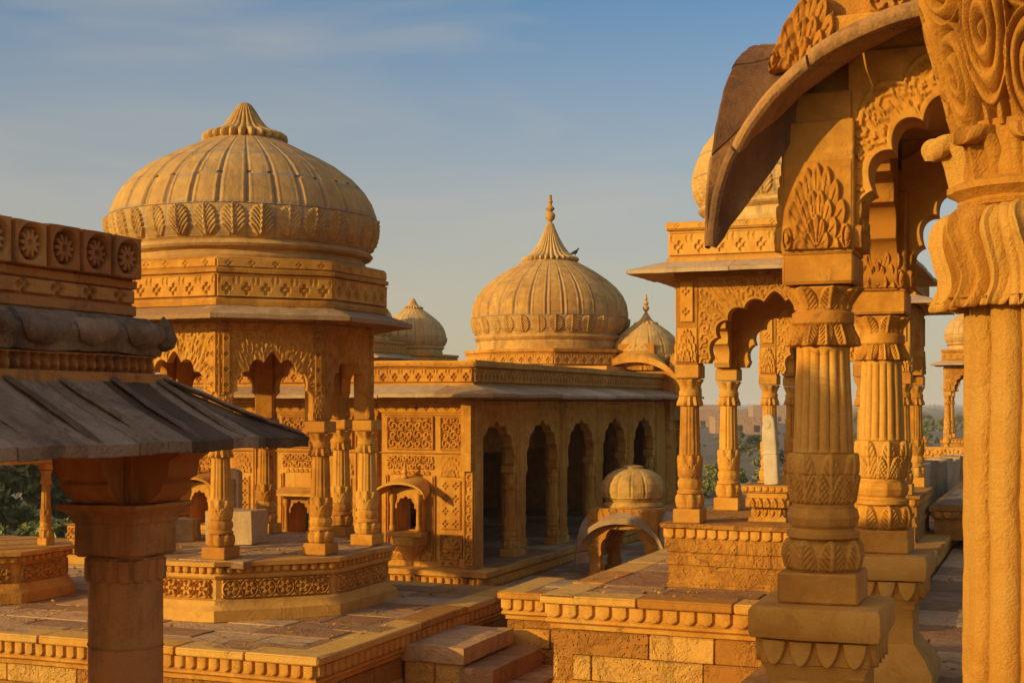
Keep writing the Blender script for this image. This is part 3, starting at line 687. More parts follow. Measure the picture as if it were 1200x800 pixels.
m.grid(F); m.add(np.array([F[0, 0], F[1, 0], F[2, 0], F[3, 0]]), ngons=[[0, 1, 2, 3]]); m.add(np.array([F[0, -1], F[1, -1], F[2, -1], F[3, -1]]), ngons=[[3, 2, 1, 0]])
m.build('slab', GREY, t, wob=.003); m = MB(); m.relief((-.16, -.045, .25), (1, 0, 0), (0, 0, 1), (0, -1, 0), .32, .5, f_rosette(.32, .5, .014), .009); m.build('carving', GREY, t)

# ================================================================== square chhatris
def square_chhatri(name, label, loc, ground, plinth=True):
    """four columns, cusped arches, hipped eave, frieze parapet and ribbed dome; built round its own axis, z=0 at the platform top"""
    zb = ground
    t = thing(name, label, 'pavilion', (loc[0], loc[1], loc[2]+zb)); off = (0, 0, zb); rng = np.random.default_rng(41)
    hc = 1.20; PL = rect(-hc-.24, hc+.24, -hc-.24, hc+.24)
    m = MB(); m.ring(PL, [(.02, zb), (.02, zb+.05), (.0, zb+.055), (.0, zb+.30), (.03, zb+.31), (.03, zb+.36), (.0, zb+.39), (.0, zb+.47), (.025, zb+.49), (.04, zb+.60), (.03, zb+.62), (.03, -.06), (.09, -.055), (.10, 0), (-1.2, .004)], seg=.15, cap='top'); m.build('plinth', ROUGH, t, off, wob=.005)
    m = MB(); scallop_edge(m, PL, .033, -.2, .14, .15, .035, None, .01); m.build('scallop_band', SAND, t, off, wob=.002)
    H = 2.17
    for p in rect(-hc, hc, -hc, hc): place_column(t, (p[0], p[1], .004-zb), SQC)
    zc = H+.004
    WA = rect(-hc-.14, hc+.14, -hc-.14, hc+.14); E2 = list(edges(rect(-hc-.157, hc+.157, -hc-.157, hc+.157)))
    for i, p in enumerate(rect(-hc, hc, -hc, hc)):
        m = MB(); m.box((p[0]-.155, p[1]-.155, zc), (p[0]+.155, p[1]+.155, 3.36), .008); pi_ = m.build('pier', SAND, t, off, wob=.002)
        m = MB()
        for (j, s_) in ((i, 0), (i-1, 1)):
            a, b, u, n, l = E2[j]; q = a+u*.012 if s_ == 0 else b-u*.302
            m.relief((*q, zc+.03), (*u, 0), (0, 0, 1), (*n, 0), .29, .48, f_palm(.29, .48, .045, 9), .008)
            m.relief((*(q+u*.05), zc+.58), (*u, 0), (0, 0, 1), (*n, 0), .19, .56, lambda x, y: f_cross(.19, .28, .02, .2)(x, np.mod(y, .28)), .009)
        m.build('fan_carving', CARVED, pi_, off, wob=.001)
    for a, b, u, n, l in edges(WA):
        mid = (a+b)/2; m = MB(); arch(m, (mid[0], mid[1], 0), u, n, 2*hc-.28, zc+.02, 3.36, .90, .90, 9, .09, .22, .022, f_scroll(.16, 1.0), ns=281, K=18, pw=.8)
        m.build('cusped_arch', CARVED, t, off, wob=.0015)
    m = MB(); m.ring(WA, [(-.1, 3.35), (.03, 3.36), (.03, 3.44), (-.2, 3.45)], cap='both', seg=.2)
    for a, b, u, n, l in edges(offset_poly(WA, .03)): m.relief((*a, 3.362), (*u, 0), (0, 0, 1), (*n, 0), l, .075, f_cross(.2, .075, .012), .009)
    m.build('architrave', SAND, t, off)
    m = MB(); eave(m, WA, 3.62, .0, .55, .17, .05, 1.2, rng); m.build('eave', GREY, t, off, wob=.004)
    PA = rect(-hc-.22, hc+.22, -hc-.22, hc+.22)
    m = MB(); m.ring(PA, [(-.1, 3.5), (.03, 3.52), (.04, 3.62), (.0, 3.65), (0, 4.0), (.04, 4.01), (.045, 4.12), (-.3, 4.125)], seg=.15, cap='top'); m.build('parapet', SAND, t, off, wob=.003)
    m = MB()
    for a, b, u, n, l in edges(PA): m.relief((*a, 3.66), (*u, 0), (0, 0, 1), (*n, 0), l, .33, f_frieze(l/10, .33, .025), .01)
    for a, b, u, n, l in edges(offset_poly(PA, .044)): m.relief((*a, 4.02), (*u, 0), (0, 0, 1), (*n, 0), l, .09, f_cross(l/9, .09, .012), .01)
    m.build('parapet_frieze', CARVED, t, off, wob=.001)
    k = .88; zo = 4.12-1.59*k
    pr = [(1.42, 1.56), (1.44, 1.66), (1.42, 1.72), (1.42, 1.78), (1.50, 1.82), (1.53, 1.85), (1.50, 1.88), (1.46, 1.90), (1.53, 1.98), (1.595, 2.10), (1.617, 2.25), (1.60, 2.38), (1.545, 2.54), (1.44, 2.72), (1.29, 2.88), (1.10, 3.03), (.88, 3.17), (.66, 3.30), (.47, 3.41), (.36, 3.48)]
    pr = [(r, 1.56+(z-1.56)*1.2) for r, z in pr]; m = MB(); dome(m, [(r*k, z*k+zo) for r, z in pr], 24, (2.0*k+zo, 2.41*k+zo), 3.76*k+zo, 384, (2.42*k+zo, 2.8*k+zo), seed=9); d = m.build('dome', DOME, t, off, wob=.003)
    m = MB(); cap_petals(m, .42, 3.84*k+zo, .42, 22); m.build('lotus_cap', DOME, d, off)
    return t
SQC = column_meshes(2.17, .155, 'pavilion_column', CARVED, 72, 120, 8, 16)
KR = 0.7
# first corner column stands at (-4.73, 18.45)
b1 = square_chhatri('domed_pavilion', 'square four columned pavilion beside the small canopy shrine, leaning white slab under its arches', ((-4.73+1.2)*KR, (18.45+1.2)*KR, -1.65*KR+.87-.87*KR), -.87); b1.scale = (KR, KR, KR)
c1 = copy_tree(b1); c1.location = ((-5.11+1.3)*KR, (25.4+1.3)*KR, -2.52*KR+EYE); c1['label'] = 'square four columned pavilion directly behind the one with the white slab, half hidden by columns'
def camxy(px, d):     # ground position of a photo column at a given depth
    X, Y = (px-600)/1600*d, d
    cs, sn = math.cos(YAW), math.sin(YAW); return (X*cs-Y*sn, X*sn+Y*cs)
for (px, d, lab) in ((484, 58, 'far greyed dome pavilion whose cap peeps above the hall roof beside the eight sided pavilion'), (420, 55, 'far dome pavilion almost wholly hidden behind the eaves of the eight sided pavilion'), (1144, 64, 'far pavilion with slim columns seen between the near right columns')):
    c = copy_tree(b1); x, y = camxy(px, d*KR); c.location = (x, y, -2.52*KR+EYE-(.30 if px == 484 else 0)); c['label'] = lab

# ================================================================== pedestal and leaning white slab under the first square pavilion
px_, py_ = camxy(903, 19.2*KR)
t = thing('lotus_pedestal', 'carved lotus pedestal on the square pavilion floor with the white slab on it', 'pedestal', (px_, py_, -1.645*KR)); off = (0, 0, 0); t.scale = (KR, KR, KR)
PD = rect(-.28, .28, -.28, .28)
m = MB(); m.ring(PD, [(-.02, 0), (-.02, .05), (-.06, .07), (-.10, .15), (-.105, .20), (-.06, .27), (.0, .33), (.0, .40), (.05, .41), (.06, .50), (-.2, .502)], seg=.1, cap='top'); m.build('block', SAND, t, wob=.003)
m = MB()
for a, b, u, n, l in edges(offset_poly(PD, -.02)): m.relief((*a, .19), (*u, 0), (0, 0, 1), (*n, 0), l, .14, f_leafband(l/5, .14, .04), .008)
for a, b, u, n, l in edges(offset_poly(PD, -.08)): m.relief((*a, .04), (*u, 0), (0, 0, 1), (*n, 0), l, .13, lambda x, y: f_leafband(.1, .13, .035)(x, .13-y), .008)
for a, b, u, n, l in edges(offset_poly(PD, .05)): m.relief((*a, .415), (*u, 0), (0, 0, 1), (*n, 0), l, .075, f_scallop(l/7, .075, .02), .008)
m.build('leaf_carving', CARVED, t)
t = thing('marble_slab', 'narrow cream white slab with rounded head leaning on its carved pedestal', 'memorial slab', (px_+.02, py_, -1.145*KR)); t.scale = (KR, KR, KR); t.rotation_euler = (math.radians(-4), math.radians(-6), -.35)
m = MB(); zz = np.array([0, .30, .55, .80, .90, .95, .985, 1.0]); ww = np.array([.115, .115, .112, .108, .10, .082, .05, .0]); rows = []
a = np.arange(24)*2*PI/24
for z, w_ in zip(zz, ww): rows.append(np.stack([w_*np.sign(np.cos(a))*np.abs(np.cos(a))**.45, .055*(1 if w_ > .06 else w_/.06)*np.sign(np.sin(a))*np.abs(np.sin(a))**.45, np.full(24, z)], -1))
m.grid(np.array(rows), wrap=True); m.build('slab', CREAM, t, wob=.002)
m = MB(); m.lathe([(.001, -.012), (.05, -.010), (.055, 0), (.05, .004), (.03, .006), (.001, .006)], 24)
o = m.build('medallion', CREAM, t); o.location = (0, -.057, .84); o.rotation_euler = (PI/2, 0, 0)
m = MB(); m.box((-.118, -.058, .42), (.118, .058, .45), .006); m.build('band', CREAM, t)

# ================================================================== arcaded hall with the large dome
BU0, BU1, BV0, BV1 = -13.75, -8.13, 18.8, 30.3
ZF, ZT, ZG = -2.49, .05, -2.75
def hall():
    t = thing('arcaded_hall', 'long carved hall with five arched openings, bay windows and a big spired dome', 'hall', ((BU0+BU1)/2, (BV0+BV1)/2, ZG)); off = ((BU0+BU1)/2, (BV0+BV1)/2, ZG)
    rng = np.random.default_rng(61)
    B = rect(BU0, BU1, BV0, BV1)
    m = MB(); PB = offset_poly(B, .30)
    m.ring(PB, [(.0, ZG-.02), (.0, ZF-.10), (.05, ZF-.08), (.05, ZF), (-.7, ZF+.002)], seg=.3); scallop_edge(m, PB, .0, ZG+.01, .15, .13, .045, (0, 1), .012)
    m.build('plinth', SAND, t, off, wob=.003)
    m = MB(); paving(m, BU0+.3, BU1+.28, BV0+.3, BV1-.3, ZF+.012, 1.1, .8, rng, th=.04); m.build('floor', PAVE, t, off)
    # front wall with window holes
    wins = [(-9.19, .17, -1.93, -1.38), (-11.05, .17, -2.05, -1.50), (-12.9, .17, -1.95, -1.38)]
    m = MB(); xs = BU0
    for (cx, hw, z0, z1) in sorted(wins):
        m.box((xs, BV0, ZF), (cx-hw, BV0+.35, ZT), .002); m.box((cx-hw, BV0, ZF), (cx+hw, BV0+.35, z0), .002); m.box((cx-hw, BV0, z1), (cx+hw, BV0+.35, ZT), .002); xs = cx+hw
    m.box((xs, BV0, ZF), (BU1, BV0+.35, ZT), .002)
    m.box((BU0, BV0+.35, ZF), (BU0+.35, 27.0, ZT), .002); m.box((BU0, 27.35, ZF), (BU0+.35, BV1, ZT), .002)
    m.box((BU0, 27.0, -.55), (BU0+.35, 27.35, ZT), .002); m.box((BU0, 27.0, ZF), (BU0+.35, 27.35, -1.75), .002)
    m.box((BU0+.35, BV1-.35, ZF), (BU1, BV1, ZT), .002)
    m.build('wall', SAND, t, off)
    # carved front: pilasters, panels, bands
    m = MB(); y = BV0
    def pan(x0, x1, z0, z1, f): m.relief((x0, y, z0), (1, 0, 0), (0, 0, 1), (0, -1, 0), x1-x0, z1-z0, f, .0105)
    for c in (-9.19, -11.05, -12.9):
        pan(c-.40, c+.40, -.72, -.20, f_panel(.80, .52, .14, .026))
        pan(c+.50, c+.88, -.72, -.20, f_panel(.38, .52, .13, .026))
        pan(c+.50, c+.88, -1.12, -.80, f_palm(.38, .32, .03))
        pan(c+.50, c+.88, -2.36, -1.98, f_rosette(.38, .38, .03))
        pan(c+.52, c+.86, -1.92, -1.16, lambda x, y: f_cross(.17, .19, .02, .2)(np.mod(x, .17), np.mod(y, .19))*sst(.0, .03, np.minimum(np.minimum(x, .34-x), np.minimum(y, .76-y))))
        pan(c-.36, c+.36, -2.40, -2.30, f_cross(.12, .10, .018)); pan(c+.50, c+.88, -2.47, -2.38, f_cross(.127, .09, .018))
        pan(c-.34, c+.34, -1.10, -1.03, f_leafband(.085, .07, .02)); pan(c-.44, c+.9, -.20, -.165, lambda x, y: .02+0*x)
        for sx_ in (-.355, .215): pan(c+sx_, c+sx_+.14, -2.28, -1.95, f_scroll(.11, .02))
        pan(c-.40, c+.40, -1.02, -.80, f_scroll(.12, .022))
        pan(c-.43, c-.36, -2.40, -1.10, f_panel(.07, 1.3, .07, .02)); pan(c+.36, c+.43, -2.40, -1.10, f_panel(.07, 1.3, .07, .02))
        for q in (c-.62, c+.93):
            m.box((q, y-.05, ZF), (q+.09, y+.01, -.12), .008); m.relief((q+.005, y-.052, ZF+.05), (1, 0, 0), (0, 0, 1), (0, -1, 0), .08, 2.25, f_panel(.08, 2.25, .08, .012), .0105)
    pan(BU0, BU1-.2, -.16, .0, f_cross(.17, .16, .02)); pan(BU0, BU1-.2, -.78, -.745, lambda x, y: .03+0*x)
    m.box((BU1-.16, y-.06, ZF), (BU1+.04, y+.2, ZT), .01); m.relief((BU1-.14, y-.062, ZF+.05), (1, 0, 0), (0, 0, 1), (0, -1, 0), .16, 2.4, f_panel(.16, 2.4, .15, .02), .0105)
    m.build('wall_carving', CARVED, t, off, wob=.0015)
    # bay windows
    for k, (cx, hw, z0, z1) in enumerate(wins):
        j = MB(); y0 = BV0-.2; flat = (k == 1)
        for s in (-1, 1):
            j.box((cx+s*(hw+.0), y0+.04, z0-.02), (cx+s*(hw+.1), BV0+.02, z1+.1), .006)
            j.lathe([(.045, z0-.02), (.045, z0+.06), (.03, z0+.08), (.034, z0+.15), (.028, z1-.16), (.045, z1-.10), (.05, z1-.04), (.05, z1)], 16, ctr=(cx+s*(hw+.05), y0+.02, 0))
        j.box((cx-hw-.13, y0-.02, z0-.10), (cx+hw+.13, BV0+.02, z0-.02), .01)
        arch(j, (cx, y0+.035, 0), (1, 0), (0, -1), 2*hw+.1, z1-.22, z1+.1, hw-.015, .18, 5, .14, .03, .006, f_scroll(.06, 1.0), ns=81, K=8, edge=.006)
        w_ = j.build('bay_window', CARVED, t, off, wob=.001)
        c2 = MB()
        n = 40; xx = np.linspace(-1, 1, n)
        if not flat:
            def zc_(q): return z1+.02+.22*np.sqrt(np.maximum(0, 1-np.abs(q)**2.1))
            Fi = np.stack([cx+xx*.34, np.full(n, BV0), zc_(xx)+.05], -1); Fo = np.stack([cx+xx*.43, np.full(n, BV0-.42), zc_(xx)-.05], -1)
        else:
            Fi = np.stack([cx+xx*.36, np.full(n, BV0), np.full(n, z1+.17)], -1); Fo = np.stack([cx+xx*.44, np.full(n, BV0-.42), np.full(n, z1+.09)], -1)
        dn = np.array([0, 0, -.035]); c2.grid(np.stack([Fi, Fo])); c2.grid(np.stack([Fi+dn, Fo+dn]), flip=True); c2.grid(np.stack([Fo, Fo+dn])); c2.grid(np.stack([Fi, Fi+dn]))
        if not flat: c2.lathe([(.05, 0), (.05, .03), (.025, .05), (.05, .09), (.02, .14), (.015, .22), (.001, .24)], 14, ctr=(cx, BV0-.2, z1+.24))
        hd = c2.build('hood', CARVED, w_, off, wob=.002)
        c3 = MB(); a = np.linspace(PI, 2*PI, 40); rows = []
        for f, zz_ in ((1, -.10), (1, -.14), (.92, -.16), (.90, -.22), (.75, -.25), (.62, -.33), (.38, -.38), (.26, -.44), (.12, -.48), (.13, -.53), (.03, -.58)):
            sc_ = 1+.05*np.abs(np.sin(a*7)) if f < .95 else 1; rows.append(np.stack([cx+np.cos(a)*(hw+.14)*f*sc_, BV0+np.sin(a)*.22*f*sc_, np.full(40, z0+zz_)], -1))
        c3.grid(np.array(rows)); c3.build('corbel', CARVED, w_, off)
    # right arcade
    m3 = MB(); cen = [19.66+2.03*k for k in range(5)]
    for c in cen:
        m1 = MB(); arch(m1, (BU1, c, 0), (0, 1), (1, 0), 2.03, -1.02, ZT-.02, .76, .70, 7, .08, .15, .022, f_scroll(.13, 1.0), ns=201, K=16); ar = m1.build('cusped_arch', CARVED, t, off, wob=.0015)
        m1 = MB(); m1.relief((BU1+.002, c-.8, -.12), (0, 1, 0), (0, 0, 1), (1, 0, 0), 1.6, .1, f_cross(.17, .10, .015), .012); m1.build('cross_band', CARVED, ar, off)
    for k in range(6):
        c = cen[0]-1.015+2.03*k
        lo, hi = c-.16, c+.16
        if k == 0: lo = BV0+.0; hi = c+.17
        if k == 5: hi = BV1
        m2 = MB(); m2.box((BU1-.26, lo, ZF), (BU1+.03, hi, ZT-.02), .01); pi_ = m2.build('pier', SAND, t, off, wob=.002)
        m3 = MB(); m3.relief((BU1+.03, lo+.03, ZF+.15), (0, 1, 0), (0, 0, 1), (1, 0, 0), hi-lo-.06, 2.25, f_panel(hi-lo-.06, 2.25, .09, .016), .012); m3.build('carving', CARVED, pi_, off, wob=.001)
    CM = column_meshes(1.47, .10, 'hall_column', CARVED, 48, 70, 8, 12)
    for k in range(6):
        c = cen[0]-1.015+2.03*k
        for s in (-1, 1):
            if (k == 0 and s < 0) or (k == 5 and s > 0): continue
            place_column(t, (BU1-.10-off[0], c+s*.215-off[1], ZF+.012-ZG), CM)
    for q in (-10.9,):
        for k in (1, 2, 3, 4): place_column(t, (q-off[0], cen[0]-1.015+2.03*k-off[1], ZF+.012-ZG), CM)
        m = MB(); m.box((q-.15, BV0+.35, ZF+.012+1.47), (q+.15, BV1-.35, ZT-.03), .01); m.build('beam', SAND, t, off)
    m = MB(); m.box((BU0, BV0, ZT), (BU1, BV1, ZT+.14), .004); m.build('roof', SAND, t, off)
    m = MB(); eave(m, B, .27, .0, .55, .14, .05, .95, rng, sides=(0, 1)); m.build('eave', GREY, t, off, wob=.005)
    PA = offset_poly(B, -.03)
    m = MB(); m.ring(PA, [(.02, .18), (.03, .27), (.0, .30), (0, .545), (.05, .55), (.06, .62), (.05, .645), (-.3, .65), (-.32, .3)], seg=.3); m.build('parapet', SAND, t, off, wob=.006)
    m = MB()
    for i, (a, b, u, n, l) in enumerate(edges(PA)):
        if i > 1: continue
        k = round(l/.2) if i == 0 else round(l/.16); m.relief((*a, .31), (*u, 0), (0, 0, 1), (*n, 0), l, .225, f_frieze(l/k, .225, .03), .011)
    for i, (a, b, u, n, l) in enumerate(edges(offset_poly(PA, .052))):
        if i == 0: m.relief((*a, .555), (*u, 0), (0, 0, 1), (*n, 0), l, .065, f_cross(l/round(l/.25), .065, .012), .011)
    m.build('parapet_frieze', CARVED, t, off, wob=.001)
    # the big dome on its eight sided drum, on a square sanctuary block
    dx, dy = -11.0, 29.9
    m = MB(); m.box((dx-2.0, dy-1.9, .2), (dx+2.0, dy+1.9, .80), .01); m.build('sanctuary', SAND, t, off)
    D8 = octo(1.80, dx, dy)
    m = MB(); m.ring(D8, [(.0, .70), (.0, 1.12), (.05, 1.13), (.06, 1.20), (-.4, 1.205)], seg=.2, cap='top'); m.build('drum', SAND, t, off, wob=.003)
    m = MB()
    for a, b, u, n, l in edges(D8): m.relief((*a, .85), (*u, 0), (0, 0, 1), (*n, 0), l, .25, f_frieze(l/7, .25, .025), .012)
    m.build('drum_frieze', CARVED, t, off)
    pr = [(1.74, 1.2), (1.74, 1.36), (1.72, 1.40), (1.76, 1.44), (1.79, 1.48), (1.76, 1.52), (1.72, 1.55), (1.78, 1.66), (1.83, 1.84), (1.84, 2.05), (1.81, 2.26), (1.72, 2.46), (1.56, 2.66), (1.34, 2.85), (1.08, 3.03), (.82, 3.18), (.60, 3.30), (.48, 3.36)]
    m = MB(); dome(m, [(r*.99, z) for r, z in pr], 30, (1.58, 1.95), 3.28, 448, (1.96,), seed=14, joints=True); 
    me = mesh_from(m, 'hall_dome', DOME, (0, 0, 0), .003); d = link('dome', me, t, (dx-off[0], dy-off[1], -ZG))
    m = MB(); cap_petals(m, .68, 3.33, .85, 30, prof=[(.52, -.06), (.64, -.05), (.68, 0), (.66, .05), (.56, .08), (.44, .17), (.32, .33), (.21, .53), (.12, .74), (.08, .85)]); m.build('lotus_cap', DOME, d)
    m = MB(); finial(m, 4.12, .72); m.build('finial', DOME, d)
    return t
hall()
# small porch with curved (bangla) roof and its own little dome at the far end of the hall
def porch():
    cx, cy = camxy(757, 31.2); zg = -2.75
    t = thing('porch', 'small curved roof porch with little dome at the far right end of the hall', 'porch', (cx, cy, zg)); off = (0, 0, zg)
    CM = column_meshes(2.35, .13, 'porch_column', CARVED, 48, 70, 8, 12); h = .62
    for p in rect(-h, h, -h, h): place_column(t, (p[0], p[1], 0), CM)
    m = MB(); m.box((-h-.16, -h-.16, -.40), (h+.16, h+.16, .45), .01)
    m.build('architrave', SAND, t, off)
    n = 41; s = np.linspace(-1, 1, n)
    m = MB()
    def arc(q): return .75*np.sqrt(np.maximum(0, 1-np.abs(q)**2.1))
    for (u, nn) in (((1, 0), (0, -1)), ((0, 1), (1, 0)), ((-1, 0), (0, 1)), ((0, -1), (-1, 0))):
        u = np.array([*u, 0]); nv = np.array([*nn, 0]); up = np.array([0, 0, 1.0])
        Fo = s[:, None]*u*1.05+nv*1.02+(.30+arc(s))[:, None]*up; Fi = s[:, None]*u*.72+nv*.72+(.52+arc(s)*.95)[:, None]*up; dn = np.array([0, 0, -.15])
        m.grid(np.stack([Fi, Fo])); m.grid(np.stack([Fi+dn, Fo+dn])); m.grid(np.stack([Fo, Fo+dn]))
    m.build('curved_eave', SAND, t, off, wob=.004)
    m = MB(); m.ring(rect(-.72, .72, -.72, .72), [(0, -.2), (0, .62), (.03, .64), (.03, .70), (-.3, .74)], cap='top', seg=.2); m.build('attic', SAND, t, off)
    for a, b, u, nn, l in edges(rect(-.72, .72, -.72, .72)):
        m = MB(); m.relief((*(a+u*.3+np.array(nn)*.06), .72), (*u, 0), (0, 0, 1), (*nn, 0), l-.6, .6, f_palm(l-.6, .6, .05, 9), .014); m.build('palmette_carving', CARVED, t, off)
    pr = [(.70, .70), (.72, .80), (.80, .9), (.84, 1.02), (.84, 1.15), (.80, 1.3), (.70, 1.46), (.53, 1.62), (.36, 1.74), (.24, 1.82)]
    m = MB(); dome(m, pr, 16, (.9, 1.1), 1.75, 160, (), joints=False); d = m.build('dome', DOME, t, off)
    m = MB(); cap_petals(m, .27, 1.81, .25, 14); finial(m, 2.02, .45); m.build('finial', DOME, d, off)
porch()

# ================================================================== tiny canopy shrine on the court
def shrine():
    cx, cy = camxy(742, 21.9); zg = -2.75
    t = thing('canopy_shrine', 'tiny low canopy with squat dome and curved eaves standing on the court', 'shrine', (cx, cy, zg)); off = (0, 0, zg)
    h = .46; n = 41; s = np.linspace(-1, 1, n); up = np.array([0, 0, 1.0])
    for p in rect(-h, h, -h, h):
        m = MB(); m.lathe([(.15, zg), (.15, zg+.06), (.12, zg+.09), (.13, zg+.2), (.105, zg+.24), (.11, zg+.42), (.14, zg+.5), (.12, zg+.55), (.15, zg+.62)], 8, ctr=(0, 0, 0)); m.build('leg', SAND, t, off, wob=.004, loc=(p[0], p[1], 0))
    m = MB()
    for (u, nn) in (((1, 0), (0, -1)), ((0, 1), (1, 0)), ((-1, 0), (0, 1)), ((0, -1), (-1, 0))):
        arch(m, (nn[0]*(h+.1), nn[1]*(h+.1), 0), u, nn, 2*h+.2, zg+.34, -1.70, .37, .50, 5, .10, .20, .01, f_scroll(.1, 1.0), ns=101, K=8)
    m.build('arch', SAND, t, off, wob=.003)
    m = MB()
    def arc(q): return .66*np.sqrt(np.maximum(0, 1-np.abs(q)**2.2))
    for (u, nn) in (((1, 0), (0, -1)), ((0, 1), (1, 0)), ((-1, 0), (0, 1)), ((0, -1), (-1, 0))):
        u = np.array([*u, 0]); nv = np.array([*nn, 0])
        Fo = s[:, None]*u*.74+nv*.72+(-2.45+arc(s))[:, None]*up; Fi = s[:, None]*u*.56+nv*.55+(-2.36+arc(s))[:, None]*up; dn = np.array([0, 0, -.09])
        m.grid(np.stack([Fi, Fo])); m.grid(np.stack([Fi+dn, Fo+dn])); m.grid(np.stack([Fo, Fo+dn]))
    m.build('curved_eave', GREY, t, off, wob=.004)
    m = MB(); q = .55; m.ring(rect(-q, q, -q, q), [(-.1, -2.0), (0, -1.98), (0, -1.66), (-.3, -1.655)], seg=.1, cap='top')
    for a, b, u, nn, l in edges(rect(-q, q, -q, q)): m.relief((*a, -1.86), (*u, 0), (0, 0, 1), (*nn, 0), l, .2, f_leafband(l/9, .2, .02), .012)
    m.build('block', SAND, t, off, wob=.003)
    pr = [(.46, -1.66), (.48, -1.63), (.46, -1.59), (.44, -1.57), (.49, -1.50), (.515, -1.40), (.50, -1.28), (.42, -1.16), (.30, -1.08), (.15, -1.04), (.02, -1.03)]
    m = MB(); dome(m, pr, 14, (-1.52, -1.5), -1.05, 224, (), lobes=.05, joints=False); d = m.build('dome', DOME, t, off, wob=.004)
    m = MB(); m.lathe([(.16, -1.05), (.17, -1.02), (.12, -1.0), (.02, -.99)], 24); m.build('cap', DOME, d, off)
shrine()

